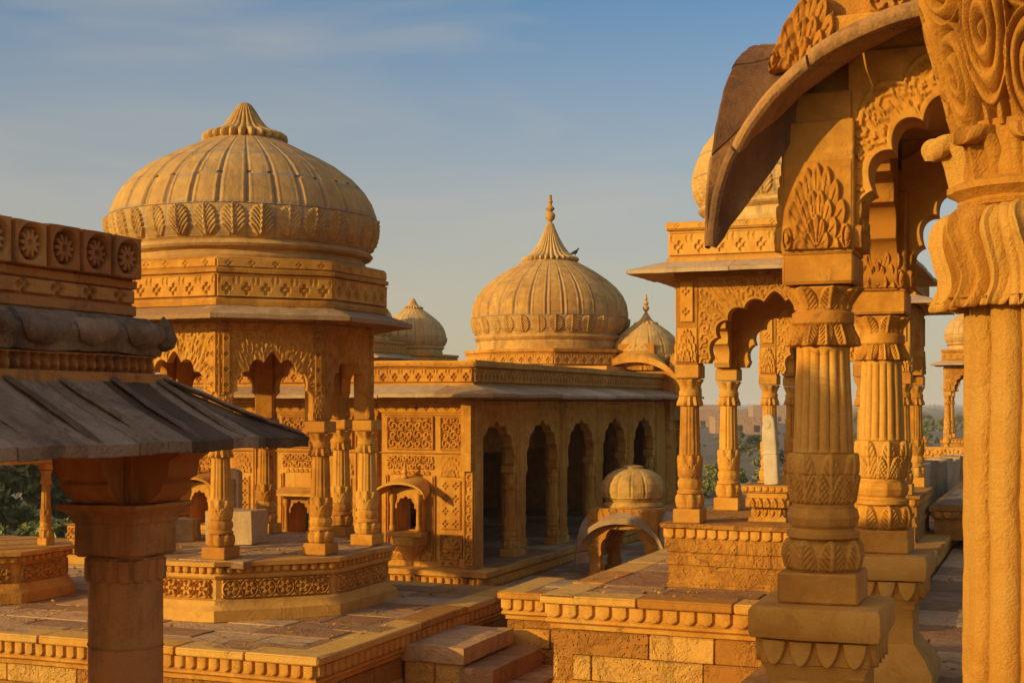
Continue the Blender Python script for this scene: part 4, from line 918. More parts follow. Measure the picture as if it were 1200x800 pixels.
# ================================================================== near left pavilion (dark roof)
def left_pavilion():
    ux, vy = -5.83, 7.57       # far right pillar
    LV = 3.0; LU = 2.2; KA = .65         # extent towards the viewer and to the left
    zg = -5.7
    t = thing('dark_roofed_pavilion', 'near pavilion at left edge with blackened slab roof and star wheel parapet', 'pavilion', ((ux-LU/2)*KA, (vy-LV/2)*KA, zg*KA)); t.scale = (KA, KA, KA); off = (ux-LU/2, vy-LV/2, zg); rng = np.random.default_rng(71)
    def pil(x, y):
        m = MB(); r = .24
        m.ring(octo(r*.98, x, y), [(.0, zg), (.0, -1.02)], seg=.12)
        m.ring(rect(x-.235, x+.235, y-.235, y+.235), [(-.02, -1.02), (0, -1.0), (0, -.80), (.015, -.79), (.015, -.76), (.05, -.72), (.09, -.69), (.09, -.665)], seg=.1, cap='top')
        for a, b, u, n, l in edges(octo(r*.98, x, y)): m.relief((*(a+u*.004), -1.19), (*u, 0), (0, 0, 1), (*n, 0), l-.008, .16, f_scallop(l/2, .16, .022), .008)
        for zz in (-1.62, -2.3, -3.0): m.ring(octo(r*.98+.002, x, y), [(-.012, zz-.006), (.003, zz-.004), (.003, zz+.004), (-.012, zz+.006)])
        p = m.build('pillar', RUST, t, off, wob=.004)
        b = MB()
        for s in (-1, 1):
            rows = []
            for (e, z) in ((.24, -.665), (.30, -.66), (.40, -.58), (.42, -.53), (.40, -.51), (.46, -.48), (.47, -.38), (.55, -.33), (.56, -.24)): rows.append((e, z))
            for ax in (0, 1):
                for q in range(len(rows)-1): pass
                w_ = .17; A = np.array([[(s*e, -w_, z) if ax == 0 else (-w_, s*e, z) for (e, z) in rows], [(s*e, w_, z) if ax == 0 else (w_, s*e, z) for (e, z) in rows]], float)
                A = A+np.array([x, y, 0]); b.grid(A)
                for e_ in (0, 1):
                    P = [tuple(A[e_, i]) for i in range(len(rows))]+[(x, y+(-w_ if e_ == 0 else w_), -.24) if ax == 0 else (x+(-w_ if e_ == 0 else w_), y, -.24), (x, y+(-w_ if e_ == 0 else w_), -.665) if ax == 0 else (x+(-w_ if e_ == 0 else w_), y, -.665)]
                    b.add(np.array(P), ngons=[list(range(len(P)))])
        b.box((x-.235, y-.235, -.664), (x+.235, y+.235, -.24), .01)
        b.build('bracket', RUST, p, off, wob=.004)
    for k in range(2):
        pil(ux, vy-k*LV); pil(ux-LU, vy-k*LV)
    B = rect(ux-LU-.22, ux+.22, vy-LV-.22, vy+.22)
    m = MB(); m.ring(B, [(-.46, -.24), (0, -.24), (0, -.08), (.03, -.07), (.03, .0), (0, .02), (0, .10)], seg=.3); m.box((ux-LU-.2, vy-LV-.2, .06), (ux+.2, vy+.2, .2), .01); m.build('beam', RUST, t, off, wob=.004)
    m = MB(); eave(m, B, .17, -.06, .66, .40, .07, .5, rng, rise=-.02, sides=(0, 1, 2, 3), jit=1.0); 
    # joint ribs on the roof slabs
    m.build('eave', DARK, t, off, wob=.006, fr=4)
    m = MB()
    A = offset_poly(B, -.06); Bo = offset_poly(B, .66)
    for q in np.arange(vy+.1, vy-LV, -.48):
        m = MB(); rib(m, (A[1][0], q, .172), (Bo[1][0]-.03, q+.03, -.232), .020); m.build('roof_rib', DARK, t, off, wob=.006, fr=4)
    m = MB(); rib(m, (A[2][0], A[2][1], .175), (Bo[2][0]-.02, Bo[2][1]-.02, -.228), .026); m.build('hip_rib', DARK, t, off, wob=.006, fr=4)
    P1 = offset_poly(B, -.10)
    m = MB(); m.ring(P1, [(0, .12), (0, .32), (.04, .325), (.05, .345), (.05, .38), (.09, .43), (.10, .46), (.07, .49), (.03, .52), (.0, .56), (-.02, .575), (-.12, .58)], seg=.1); m.build('cornice', DARK, t, off, wob=.012)
    m = MB()
    for i, (a, b, u, n, l) in enumerate(edges(P1)):
        if i in (1, 2): m.relief((*a, .16), (*u, 0), (0, 0, 1), (*n, 0), l, .16, f_baluster(.085, .16, .045), .008)
    m.build('baluster_band', RUST, t, off, wob=.003)
    # drooping leaf stones of the cornice
    for i, (a, b, u, n, l) in enumerate(edges(offset_poly(P1, .045))):
        if i != 1: continue
        k = round(l/.46)
        for q in range(k):
            p = a+u*((q+.5)*l/k); m = MB(); X, Y = np.meshgrid(np.linspace(-1, 1, 17), np.linspace(0, 1, 13)); wd = .21*np.sqrt(np.clip(1-(1-np.clip(Y*1.15, 0, 1))**2.4, .02, 1))
            P = np.array([*p, .36])+(X*wd)[..., None]*np.array([*u, 0])+(Y*.17)[..., None]*np.array([0, 0, 1.])+((1-X**2)*.035+.05*np.sin(PI*Y*.9)+.01)[..., None]*np.array([*n, 0]); m.grid(P); m.build('cornice_leaf', DARK, t, off, wob=.012)
    m = MB(); p = offset_poly(P1, .06)[2]; m.lathe([(.02, .36), (.07, .39), (.085, .45), (.06, .52), (.03, .57), (.005, .60)], 10, ctr=(p[0], p[1], 0)); m.build('corner_horn', DARK, t, off, wob=.012)
    P2 = offset_poly(B, -.19)
    m = MB(); m.ring(P2, [(0, .56), (.0, .58), (.02, .59), (.02, .65), (-.0, .66), (-.01, .76), (.02, .77), (.02, .82), (0, .825), (0, .98), (-.25, .985), (-.25, .6)], seg=.2); m.build('parapet', RUST, t, off, wob=.006)
    rng2 = np.random.default_rng(5)
    for i, (a, b, u, n, l) in enumerate(edges(P2)):
        if i != 1: continue
        k = round(l/.30)
        for q in range(k):   # one arched tile per wheel, each a hair out of line
            o_ = a+u*(q*l/k+.006)+n*(.004+.004*rng2.random()); c = l/k-.012
            m = MB(); m.relief((*o_, .825), (*u, 0), (0, 0, 1), (*n, 0), c, .27+.01*rng2.random(), f_wheel(c, .27, .075), .005, tint=rng2.uniform(-1, 1))
            m.box((.0, -.2, .82), (c, .0, 1.105), .02, O=(*o_, 0), U=(*u, 0), W=(0, 0, 1), N=(*n, 0)); m.build('wheel_tile', RUST, t, off, wob=.003)
    m = MB()
    for i, (a, b, u, n, l) in enumerate(edges(offset_poly(P2, -.006))):
        if i in (1, 2): m.relief((*a, .662), (*u, 0), (0, 0, 1), (*n, 0), l, .10, f_cross(l/round(l/.30), .10, .03, .24), .008)
    m.build('cross_band', RUST, t, off, wob=.002)
def rib(m, p, q, r):
    p = np.array(p, float); q = np.array(q, float); k = 14; d = q-p; d /= np.linalg.norm(d); s = np.cross(d, (0, 0, 1)); s /= np.linalg.norm(s); u = np.cross(s, d)
    a = np.linspace(0, 2*PI, 8, endpoint=False); T = np.linspace(0, 1, k)
    P = p+(q-p)*T[:, None, None]+r*(np.cos(a)[None, :, None]*s*1.9+np.sin(a)[None, :, None]*u*.75); m.grid(P, wrap=True)
left_pavilion()
def shade_caster():      # added out of view so its dome and walls shade the near columns
    cx, cy = -7.5, -.6
    t = thing('unseen_shade_pavilion', 'added walled pavilion with one ribbed dome, out of view, shading the near columns', 'pavilion', (cx, cy, -6.0)); off = (cx, cy, -6.0)
    m = MB()
    for a, b, u, n, l in edges(rect(cx-1.35, cx+1.35, cy-1.5, cy+1.5)): block_wall(m, (*a, -6.0), u, n, l, 6.9, .32, .8)
    m.build('wall', ROUGH, t, off); m = MB(); m.ring(rect(cx-1.35, cx+1.35, cy-1.5, cy+1.5), [(-.3, .85), (.12, .88), (.14, 1.0), (.02, 1.03), (.02, 1.15), (-1.0, 1.16)], seg=.3, cap='top'); m.build('roof', SAND, t, off)
    m = MB(); dome(m, [(.90, .0), (.92, .2), (1.0, .45), (1.03, .75), (.96, 1.1), (.80, 1.4), (.56, 1.66), (.33, 1.8)], 22, (.25, .5), 1.75, 256, (.55,)); d = m.build('dome', DOME, t, loc=(-7.3-cx, -.58-cy, 6.46)); m = MB(); cap_petals(m, .42, 1.77, .34, 20); m.build('lotus_cap', DOME, d)
shade_caster()

# plinths and columns of the pavilions standing farther left on the octagon terrace
def side_plinth(name, label, loc, ap, zt, col_at, colr, H, ground):
    t = thing(name, label, 'pavilion', (loc[0], loc[1], ground)); off = (0, 0, ground); PL = octo(ap)
    m = MB(); m.ring(PL, [(.10, ground), (.10, ground+.12), (.06, ground+.15), (.03, ground+.22), (-.015, ground+.23), (-.015, ground+.45), (.03, ground+.48), (.02, ground+.51), (.02, zt-.055), (.085, zt-.05), (.085, zt), (-.5, zt+.002)], seg=.15, cap='top'); m.build('plinth', SAND, t, off, wob=.004)
    m = MB(); scallop_edge(m, PL, .022, zt-.13, .08, .105, .035, None, .009)
    for a, b, u, n, l in edges(offset_poly(PL, -.014)): m.relief((*(a+u*.06), ground+.24), (*u, 0), (0, 0, 1), (*n, 0), l-.12, .2, f_flower(.205, .034), .009)
    m.build('flower_frieze', CARVED, t, off)
    CM = column_meshes(H, colr, 'side_column', CARVED, 48, 70, 8, 12)
    for k in col_at:
        p = octo(ap-.24)[k]; place_column(t, (p[0], p[1], zt-ground), CM)
    m = MB(); m.ring(octo(ap-.2), [(-.2, zt+H), (.05, zt+H), (.05, zt+H+.14), (.12, zt+H+.10), (.12, zt+H+.14), (-.1, zt+H+.2), (-.2, zt+H+.22)], cap='both', seg=.2); m.build('entablature', SAND, t, off)
x, y = camxy(-22, 16.9)
side_plinth('roofed_pavilion', 'pavilion cut by left edge, flower carved plinth and slim column before the trees', (x-.10, y), 1.05, -1.76, (0, 3, 4, 5, 6), .062, 1.02, -2.36)

x, y = camxy(104, 22.5)
t = thing('stone_pier', 'short carved pier with scalloped cap behind the thick pillar, in front of the trees', 'pier', (x, y, -3.2)); off = (0, 0, -3.2)
PP = rect(-.34, .34, -.34, .34)
m = MB(); m.ring(PP, [(0, -6.0), (0, -2.46), (.03, -2.44), (.05, -2.35), (.12, -2.33), (.12, -2.25), (-.1, -2.248), (-.1, -2.0), (-.05, -1.98), (-.3, -1.975)], seg=.15, cap='top'); m.build('block', SAND, t, off, wob=.004)
m = MB(); scallop_edge(m, PP, .04, -2.45, .12, .13, .03)
for a, b, u, n, l in edges(offset_poly(PP, -.1)): m.relief((*a, -2.23), (*u, 0), (0, 0, 1), (*n, 0), l, .2, f_scroll(.12, .02), .01)
m.build('scallop_band', SAND, t, off)

# ================================================================== near right pavilion with the hanging curved roof
def near_pavilion():
    X0, X1, Y0, Y1 = -1.15, .45, 7.29, 9.85; zg = -1.94; mx_, my_ = (X0+X1)/2, (Y0+Y1)/2
    t = thing('curved_roof_pavilion', 'near right pavilion with hanging curved eaves, cusped arches and two fat fluted columns', 'pavilion', (mx_, my_, zg)); off = (mx_, my_, zg)
    CM = column_meshes(1.80, .165, 'near_column', CARVED, 288, 460, 8, 16)
    m = MB(); p = .27                                 # pedestal under each column
    PD = rect(-p, p, -p, p)
    m.ring(PD, [(.10, 0), (.10, .12), (.08, .15), (.05, .21), (.02, .24), (.0, .27), (-.03, .30), (-.035, .40), (-.035, .52), (-.02, .54), (-.02, .57), (.0, .60), (-.0, .735), (.05, .74), (.06, .77), (.06, .88), (.045, .90), (-.05, .905)], seg=.06, cap='top')
    for a, b, u, n, l in edges(offset_poly(PD, .001)):
        def hearts(x, y, c=l/4):
            u_ = (np.mod(x/c, 1)-.5)*2; v = y/.13; ww = np.sqrt(np.clip(1-np.abs(np.clip(1-v, 0, 1))**1.6, 0, 1))*.9; return .034*sst(.06, -.06, np.abs(u_)-ww)*(.8+.2*(1-u_**2))
        m.relief((*a, .603), (*u, 0), (0, 0, 1), (*n, 0), l, .13, hearts, .004)
    pm = mesh_from(m, 'column_pedestal', CARVED, wob=.003)
    for (x, y) in ((X0, Y0), (X0, Y1), (X1, Y0), (X1, Y1)):
        c = place_column(t, (x-off[0], y-off[1], .905), CM); o = link('pedestal', pm, c, (0, 0, -.905))
    zc = -1.035+1.80                                  # .765
    r = .185
    for (x, y) in ((X0, Y0), (X0, Y1), (X1, Y0), (X1, Y1)):
        m = MB(); m.box((x-r, y-r, zc), (x+r, y+r, 1.45), .008); m.box((x-r+.02, y-r+.02, 1.44), (x+r-.02, y+r-.02, 1.60), .008); m.box((x-.08 if x == X0 else x-.24, y-.06, 1.55), (x+.24 if x == X0 else x+.08, y+.06, 2.0), .008); pi_ = m.build('pier', SAND, t, off, wob=.002); m = MB()
        for a, b, u, n, l in edges(rect(x-r, x+r, y-r, y+r)): m.relief((*(a+u*.01), zc+.02), (*u, 0), (0, 0, 1), (*n, 0), l-.02, .46, f_palm(l-.02, .46, .05, 9), .004)
        m.build('fan_carving', CARVED, pi_, off, wob=.001)
    band = f_scroll(.12, 1.0)
    m = MB(); arch(m, (mx_, Y0-.13, 0), (1, 0), (0, -1), 2*.8-.30, zc+.01, 1.80, .62, .80, 9, .10, .26, .014, band, ns=401, K=30, pw=.8, lim=.20); m.build('cusped_arch', CARVED, t, off, wob=.001)
    m = MB(); arch(m, (mx_, Y1+.13, 0), (1, 0), (0, 1), 2*.8-.30, zc+.01, 1.80, .60, .80, 9, .10, .26, .016, band, ns=281, K=14, pw=.8); m.build('cusped_arch', CARVED, t, off, wob=.001)
    for x, n in ((X0-.13, -1), (X1+.13, 1)): m = MB(); arch(m, (x, my_, 0), (0, 1), (n, 0), (Y1-Y0)-.30, zc+.01, 1.95, 1.08, 1.0, 11, .07, .26, .016, band, ns=361, K=18, pw=.8); m.build('cusped_arch', CARVED, t, off, wob=.001)
    m = MB(); m.box((X0-.15, Y0-.12, 1.805), (X1+.15, Y1+.12, 2.0), .01); m.build('ceiling', SAND, t, off)
    # hanging curved eaves on the four sides
    n = 97; q = np.sin(np.linspace(-PI/2, PI/2, n))
    hu, hv = 1.30, (Y1-Y0)/2+.50; iu, iv = .80+.10, (Y1-Y0)/2+.08
    m = MB(); mw = MB()
    def arc(k, rise): return rise*np.sqrt(np.maximum(0, 1-np.abs(k)**2.2))
    for (u, nn, ho, hi, do, di, rise) in (((1, 0), (0, -1), hu, iu, hv, iv, 1.15), ((0, 1), (1, 0), hv, iv, hu, iu, 1.37), ((-1, 0), (0, 1), hu, iu, hv, iv, 1.15), ((0, -1), (-1, 0), hv, iv, hu, iu, 1.37)):
        u = np.array([*u, 0.0]); nv = np.array([*nn, 0.0]); up = np.array([0, 0, 1.0]); c0 = np.array([mx_, my_, 0])
        cuts = [-1, -.93+.02*rise, -.62, -.2, .25, .66, .94, 1]
        for ci in range(len(cuts)-1):
            qa, qb = cuts[ci]+(.004 if ci else 0), cuts[ci+1]-(.004 if ci < len(cuts)-2 else 0); nn_ = 40
            a0, a1 = math.asin(qa), math.asin(qb); qs = np.sin(np.linspace(a0, a1, nn_)); jit_ = .012*math.sin(7.3*ci+rise*9); rows = []
            for f in np.linspace(0, 1, 13):
                h = hi+(ho-hi)*f; d = di+(do-di)*f+(jit_*.5 if 0 < ci < len(cuts)-2 else 0)*f; z = .80+arc(qs, rise)*(1-.02*(1-f))+(.17+.62*np.abs(qs)**5)*(1-f)-.05*math.sin(PI*f)+(jit_ if 0 < ci < len(cuts)-2 else 0)
                rows.append(c0+(qs*h)[:, None]*u+nv*d+z[:, None]*up)
            top = np.array(rows); ed = np.linspace(0, 1, 13)
            tv = np.stack([-np.sign(qs)*np.abs(qs)**3*.05, np.zeros(nn_), -.08*np.sqrt(np.maximum(.02, 1-np.abs(qs)**4))], -1)
            tw = tv[:, :1]*u+tv[:, 2:]*up; lipf = np.where(ed > .86, 1.0, .55+.9*(1-ed)); bot = top+tw*lipf[:, None, None]
            tn_ = 1.2*math.sin(5.1*ci+rise*3)
            m.grid(top, flip=True, tint=tn_); m.grid(bot, tint=tn_); m.grid(np.stack([top[-1], top[-1]*.7+bot[-1]*.3+nv*.015, top[-1]*.3+bot[-1]*.7+nv*.015, bot[-1]]), flip=True, tint=tn_); m.grid(np.stack([top[0], bot[0]]), tint=tn_)
            m.grid(np.stack([top[:, 0], bot[:, 0]]), tint=tn_); m.grid(np.stack([top[:, -1], bot[:, -1]]), tint=tn_)
        # wall between the inner arch of the eave and the roof
        T = np.linspace(0, 1, 8)[:, None]
        zin = .80+arc(q, rise)+.10+.60*np.abs(q)**5; ztop = 2.62
        P = c0+(q*(hi-.03))[None, :, None]*u+(nv*(di-.03))+(zin[None, :]*(1-T)+ztop*T)[..., None]*up
        mw.grid(P)
        # soffit slab closing the gap from the arch face to the eave
        S0 = c0+(q*(hi-.03))[:, None]*u+nv*(di-.03)+(zin-.16)[:, None]*up; S1 = c0+(q*(hi-.03))[:, None]*u+nv*(di-.25)+(zin-.16)[:, None]*up
        m.grid(np.stack([S0, S1])); 
        rim = c0+(q*hi*.90)[:, None]*u+nv*(di-.02)
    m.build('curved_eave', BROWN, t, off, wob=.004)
    mw.ring(rect(mx_-iu-.0, mx_+iu+.0, my_-iv-.0, my_+iv+.0), [(-.03, 2.2), (.0, 2.21), (.02, 2.24), (.0, 2.27), (-.04, 2.28)], seg=.2)
    mw.ring(rect(mx_-iu, mx_+iu, my_-iv, my_+iv), [(-.05, 2.6), (.05, 2.61), (.07, 2.70), (-.5, 2.72)], seg=.2, cap='top')
    mw.build('upper_wall', SAND, t, off, wob=.003)
    m = MB()
    m.relief((mx_-iu+.08, my_-iv+.028, 2.29), (1, 0, 0), (0, 0, 1), (0, -1, 0), 2*iu-.16, .29, f_flower(.29, .03), .007)
    m.relief((mx_-iu+.028, my_-iv+.08, 2.29), (0, 1, 0), (0, 0, 1), (-1, 0, 0), 2*iv-.16, .29, f_flower(.29, .03), .012)
    for k in range(3): m.relief((mx_-iu+.34+.26*k, my_-iv+.028, 1.99+.05*k), (1, 0, 0), (0, 0, 1), (0, -1, 0), .2, .18-.03*k, f_flower(.19, .03), .006)
    m.build('flower_frieze', CARVED, t, off, wob=.001)
    # palm leaf finials standing at the roof corners
    fp = f_palm(.34, .40, .06, 7)
    for (cx, cy, a) in ((mx_-iu, my_-iv, -PI*.5), (mx_+iu, my_-iv, -PI*.5), (mx_-iu, my_+iv, PI*.5)):
        u = np.array([-math.sin(a), math.cos(a), 0]); nv = np.array([math.cos(a), math.sin(a), 0])
        m = MB(); O = np.array([cx, cy, 1.74])-u*.17+nv*.03; tl = np.array([u[0]*.2, u[1]*.2, 1.0]); 
        nx, ny = 64, 64; X, Y = np.meshgrid(np.linspace(0, .34, nx), np.linspace(0, .40, ny)); H = fp(X, Y)
        rad = np.hypot((X-.17)/.17, Y/.40); lim = np.minimum(1, .97/np.maximum(rad, 1e-6)); X = .17+(X-.17)*lim; Y = Y*lim; H = fp(X, Y)
        P = O+X[..., None]*u+Y[..., None]*tl+(H+.01)[..., None]*nv; Pb = O+X[..., None]*u+Y[..., None]*tl-.06*nv
        m.grid(P); m.grid(Pb)
        for A_, B_ in ((P[0], Pb[0]), (P[-1], Pb[-1]), (P[:, 0], Pb[:, 0]), (P[:, -1], Pb[:, -1])): m.grid(np.stack([A_, B_]))
        m.build('palmette', CARVED, t, off)
near_pavilion()

# ================================================================== the close carved column at the right edge
def near_column():
    x, y = camxy(1216, 3.5); zg = -1.94
    t = thing('carved_column', 'close fluted column at the right edge with drooping leaf capital, brightly sunlit', 'column', (x, y, zg)); off = (0, 0, zg)
    k = 3.5/1600
    _sil = [(0, 1075), (30, 1081), (60, 1086), (100, 1099), (135, 1114), (150, 1112), (162, 1100), (172, 1092), (182, 1096), (200, 1110), (218, 1119), (226, 1116), (234, 1127), (246, 1138), (252, 1120), (262, 1106), (278, 1101), (300, 1104), (322, 1112), (338, 1111), (352, 1105), (358, 1112), (362, 1134)]
    def Y(yy): return (472-yy)*k
    core = [(160, 362), (.163, 360), (.178, 352), (.20, 320), (.205, 285), (.19, 255), (.172, 240), (.19, 226), (.195, 205), (.19, 185), (.20, 165), (.20, 150), (.205, 120), (.225, 80), (.25, 40), (.265, 10), (.29, -40), (.31, -80)]
    core[0] = (.163, 363)
    m = MB(); cp = np.array([(r, Y(yy)) for r, yy in core if yy >= 150]); m.lathe(cp, 128)
    ys = np.linspace(158, -80, 260); rs_ = np.interp(ys[::-1], [-80, -30, 0, 40, 80, 120, 150, 158], [.325, .305, .288, .268, .246, .226, .212, .205])[::-1]
    def carve(R_, Z, TH):
        yy = 472-Z/k; t_ = (158-yy)/165; n7 = 7; p = np.mod(n7*TH/(2*PI)+.30, 1)-.5; u = 2*p
        def loop(u, t, c, w_, h_): return np.hypot(u/w_, (t-c)/h_)
        H = np.zeros_like(R_)
        r1 = loop(u, t_, .36, .60, .40); r2 = loop(np.abs(u)-1, t_, .62, .56, .50); r3 = loop(u, t_, 1.06, .72, .34)
        for rr, nb in ((r1, 3), (r2, 3), (r3, 3)):
            ridge = np.clip(np.abs(np.cos(PI*(rr*nb+.1*np.sin(5*t_)))), 0, 1)**.7; H = np.maximum(H, sst(1.04, .96, rr)*(.25+.75*ridge)*(1-.25*rr))
        H = np.maximum(H, .8*sst(.12, .05, np.abs(np.abs(u)-.80))*sst(1.0, 1.04, r2)*sst(1.0, 1.04, r1))
        hole = sst(.10, .06, np.hypot((np.abs(u)-.62)*.8, (t_-.14)*1.4)); H = H*(1-.9*hole)
        return R_*(1-.14+.20*H)
    m.lathe(np.column_stack([rs_, Y(ys)]), 720, carve)
    m.lathe([(r, Y(yy)) for r, yy in ((.17, 247), (.195, 244), (.20, 239), (.195, 235), (.205, 231), (.225, 226), (.225, 219), (.20, 214))], 128, lambda R, Z, TH: R*(1-.02*(1-np.abs(np.sin(9*TH)))))
    c_ = m.build('capital', WORN, t, off, wob=.003, fr=6)
    def leaf(mb, az, spine, wid, ribs, curl=.10, th=.02, lob=(0, 0), nS=70, nT=41, depth=.014, tint=0.0, twist=0.0):
        p = np.array(spine, float); d = np.concatenate([[0], np.cumsum(np.hypot(*np.diff(p, axis=0).T))]); d /= d[-1]
        S = np.linspace(0, 1, nS); ker = np.array([.25, .5, .25]); r = np.interp(S, d, p[:, 0]); z = np.interp(S, d, p[:, 1])
        for _ in range(6): r[1:-1] = np.convolve(r, ker, 'valid'); z[1:-1] = np.convolve(z, ker, 'valid')
        Wd = wid(S)*(1+lob[0]*np.abs(np.sin(PI*lob[1]*S))-lob[0]*.5); T = np.linspace(-1, 1, nT)[None, :]; S2 = S[:, None]
        rel = depth*(np.abs(np.cos(PI*ribs*(T*.5+.0)+.0*S2))**.8-.6)+depth*1.1*sst(.16, .05, np.abs(T))
        rel = rel-depth*.9*lob[0]*4*sst(.5, .9, np.sin(2*PI*lob[1]*(S2-.32*np.abs(T))))*sst(.1, .25, np.abs(T))
        Rr = r[:, None]-curl*(T**2)*Wd[:, None]+rel; A = az+twist*np.sin(PI*S2*.9)*S2+T*Wd[:, None]/np.maximum(r[:, None], .1)
        def pts(R_): return np.stack([R_*np.cos(A), R_*np.sin(A), np.repeat(z[:, None], nT, 1)], -1)
        F = pts(Rr); dr = np.gradient(r); dz = np.gradient(z); nl = np.hypot(dr, dz); nr_, nz_ = dz/nl, -dr/nl; sg = np.sign(np.mean(nr_)) or 1
        Bk = F-th*np.stack([(nr_*sg)[:, None]*np.cos(A), (nr_*sg)[:, None]*np.sin(A), np.repeat((nz_*sg)[:, None], nT, 1)], -1)
        mb.grid(F, tint=tint); mb.grid(Bk, tint=tint)
        for a_, b_ in ((F[0], Bk[0]), (F[-1], Bk[-1]), (F[:, 0], Bk[:, 0]), (F[:, -1], Bk[:, -1])): mb.grid(np.stack([a_, b_]), tint=tint)
    rl = np.random.default_rng(12); ph0 = YAW-PI/2-.62
    low = [(.178, Y(243)), (.215, Y(248)), (.243, Y(262)), (.248, Y(280)), (.236, Y(305)), (.222, Y(325)), (.224, Y(340)), (.240, Y(353)), (.246, Y(360)), (.238, Y(364)), (.228, Y(360))]
    mid = [(.195, Y(226)), (.20, Y(212)), (.208, Y(195)), (.220, Y(178)), (.230, Y(168)), (.238, Y(167)), (.242, Y(172)), (.239, Y(178))]
    def add(nm, spine, n, sh, wid, ribs, curl, lob, depth, th=.022, twist=0.0):
        for q in range(n):
            mm = MB(); leaf(mm, ph0+sh+q*2*PI/n+rl.uniform(-.02, .02), [(r*rl.uniform(.99, 1.012), z+rl.uniform(-.004, .004)) for r, z in spine], wid, ribs, curl, th, lob, depth=depth, tint=rl.uniform(-.8, .8), twist=twist); mm.build(nm, WORN, c_, off, wob=.003, fr=7)
    add('drooping_leaf', [(r-.020, z) for r, z in low], 9, PI/9, lambda S: .060*np.sqrt(np.clip(1-(S*.96)**4, .0, 1)), 2, .30, (0, 0), .010, twist=.16)
    add('drooping_leaf', [(r+.006, z) for r, z in low], 9, 0, lambda S: .064*np.sqrt(np.clip(1-(S*.975)**5, .0, 1))*(1-.12*np.sin(PI*S)), 3, .42, (0, 0), .013, .026, twist=.24)
    add('turned_leaf', mid, 9, .2, lambda S: .066*np.sqrt(np.clip(1-(S*.985)**6, 0, 1)), 3, .30, (0, 0), .014)
    m = MB(); hs = np.linspace(-1.05, .25, 160)
    def fl(R, Z, TH):
        q = np.abs(np.sin(6*(TH-ph0))); return R*(1-.19*(1-q**.42)-.004*np.sin(9*Z+3*TH)-.012*sst(.90, .97, q))
    m.lathe([(.186-.006*(z+1.05)/1.3, z) for z in hs], 480, fl); m.build('shaft', WORN, t, off, wob=.0025, fr=7)
    m = MB(); m.box((-.36, -.36, 1.29), (.36, .36, 1.50), .02); m.box((-.2, -.2, 1.5), (1.6, .2, 1.85), .02); m.build('lintel', SAND, t, off, wob=.004)
    m = MB(); m.lathe([(.30, zg+.35), (.31, zg+.45), (.24, zg+.52), (.27, zg+.62), (.25, zg+.70), (.20, zg+.76), (.21, zg+.84), (.19, zg+.90)], 96, lambda R, Z, TH: R*(1+.03*np.abs(np.sin(8*TH)))); m.ring(rect(-.36, .36, -.36, .36), [(.03, zg), (.03, zg+.1), (0, zg+.14), (0, zg+.36)], cap='top', seg=.1); m.build('base', CARVED, t, off, wob=.003)
near_column()

# ================================================================== right background: path, carved low wall, kerb stones
x, y = camxy(1135, 27.0*KR)
t = thing('stone_terrace', 'low scalloped platform with a pale path on top, right of the half hidden pavilion', 'terrace', (x+2.0*KR, y, -2.52*KR)); t.scale = (KR, KR, KR); off = (0, 0, -2.52)
PT = rect(-2.55, 3.0, -1.2, 9.0)
m = MB(); m.ring(PT, [(.02, -2.6), (.02, -2.50), (0, -2.48), (0, -2.22), (.03, -2.20), (.03, -2.06), (.08, -2.05), (.08, -1.97), (-.5, -1.968)], seg=.25, cap='top'); m.build('wall', ROUGH, t, off, wob=.005)
m = MB(); scallop_edge(m, PT, .03, -2.19, .13, .17, .035, (0, 3)); m.build('scallop_band', SAND, t, off)
m = MB(); paving(m, -2.5, 2.9, -1.1, 8.9, -1.95, 1.2, .9, np.random.default_rng(3), th=.03); m.build('paving', PAVE, t, off)
x, y = camxy(1085, 39*KR)
t = thing('carved_parapet', 'low carved parapet wall topped with small round knobs, lit in the right distance', 'parapet', (x, y, -2.6*KR)); t.scale = (KR, KR, KR); off = (0, 0, -2.6)
m = MB(); m.box((-1.5, 0, -2.6), (5, .3, -1.25), .02); m.relief((-1.5, 0, -1.8), (1, 0, 0), (0, 0, 1), (0, -1, 0), 6.5, .5, f_scroll(.28, .04), .022); m.build('wall', SAND, t, off, wob=.005)
for k in range(9):
    m = MB(); m.lathe([(.10, -1.25), (.06, -1.2), (.12, -1.12), (.11, -1.03), (.05, -.97), (.01, -.95)], 14, ctr=(0, 0, 0)); m.build('knob', SAND, t, off, loc=(-1.3+.62*k, .15, 0))
x, y = camxy(1052, 31*KR); x2, y2 = camxy(1135, 40*KR)
t = thing('kerb_wall', 'low wall of big worn grey blocks leading away beside the path at right', 'wall', (x, y, -2.6*KR), math.atan2(y2-y, x2-x)); t.scale = (KR, KR, KR); m = MB(); L_ = math.hypot(x2-x, y2-y)/KR; q = 0; rg = np.random.default_rng(9)
while q < L_:
    k = rg.uniform(.8, 1.4); m.rbox((q+.01, -.25, 0), (q+k-.02, .25, 1.1+rg.uniform(-.08, .08)), .2, tint=rg.uniform(-1, 1)); q += k
m.build('block', GREY, t, wob=.02)
# rubble by the second pavilion
for k, (px, d, s, lab) in enumerate(((868, 23, .4, 'squat rubble stone behind the pavilion with the white slab'), (1012, 24, .35, 'grey rubble stone seen between the two near columns'))):
    x, y = camxy(px, d); rough_block('rubble_stone', lab, (x-s*.6, y-s*.5, -1.95), (x+s*.6, y+s*.5, -1.95+s*1.5), GREY, 'stone', .04, rot=.5)

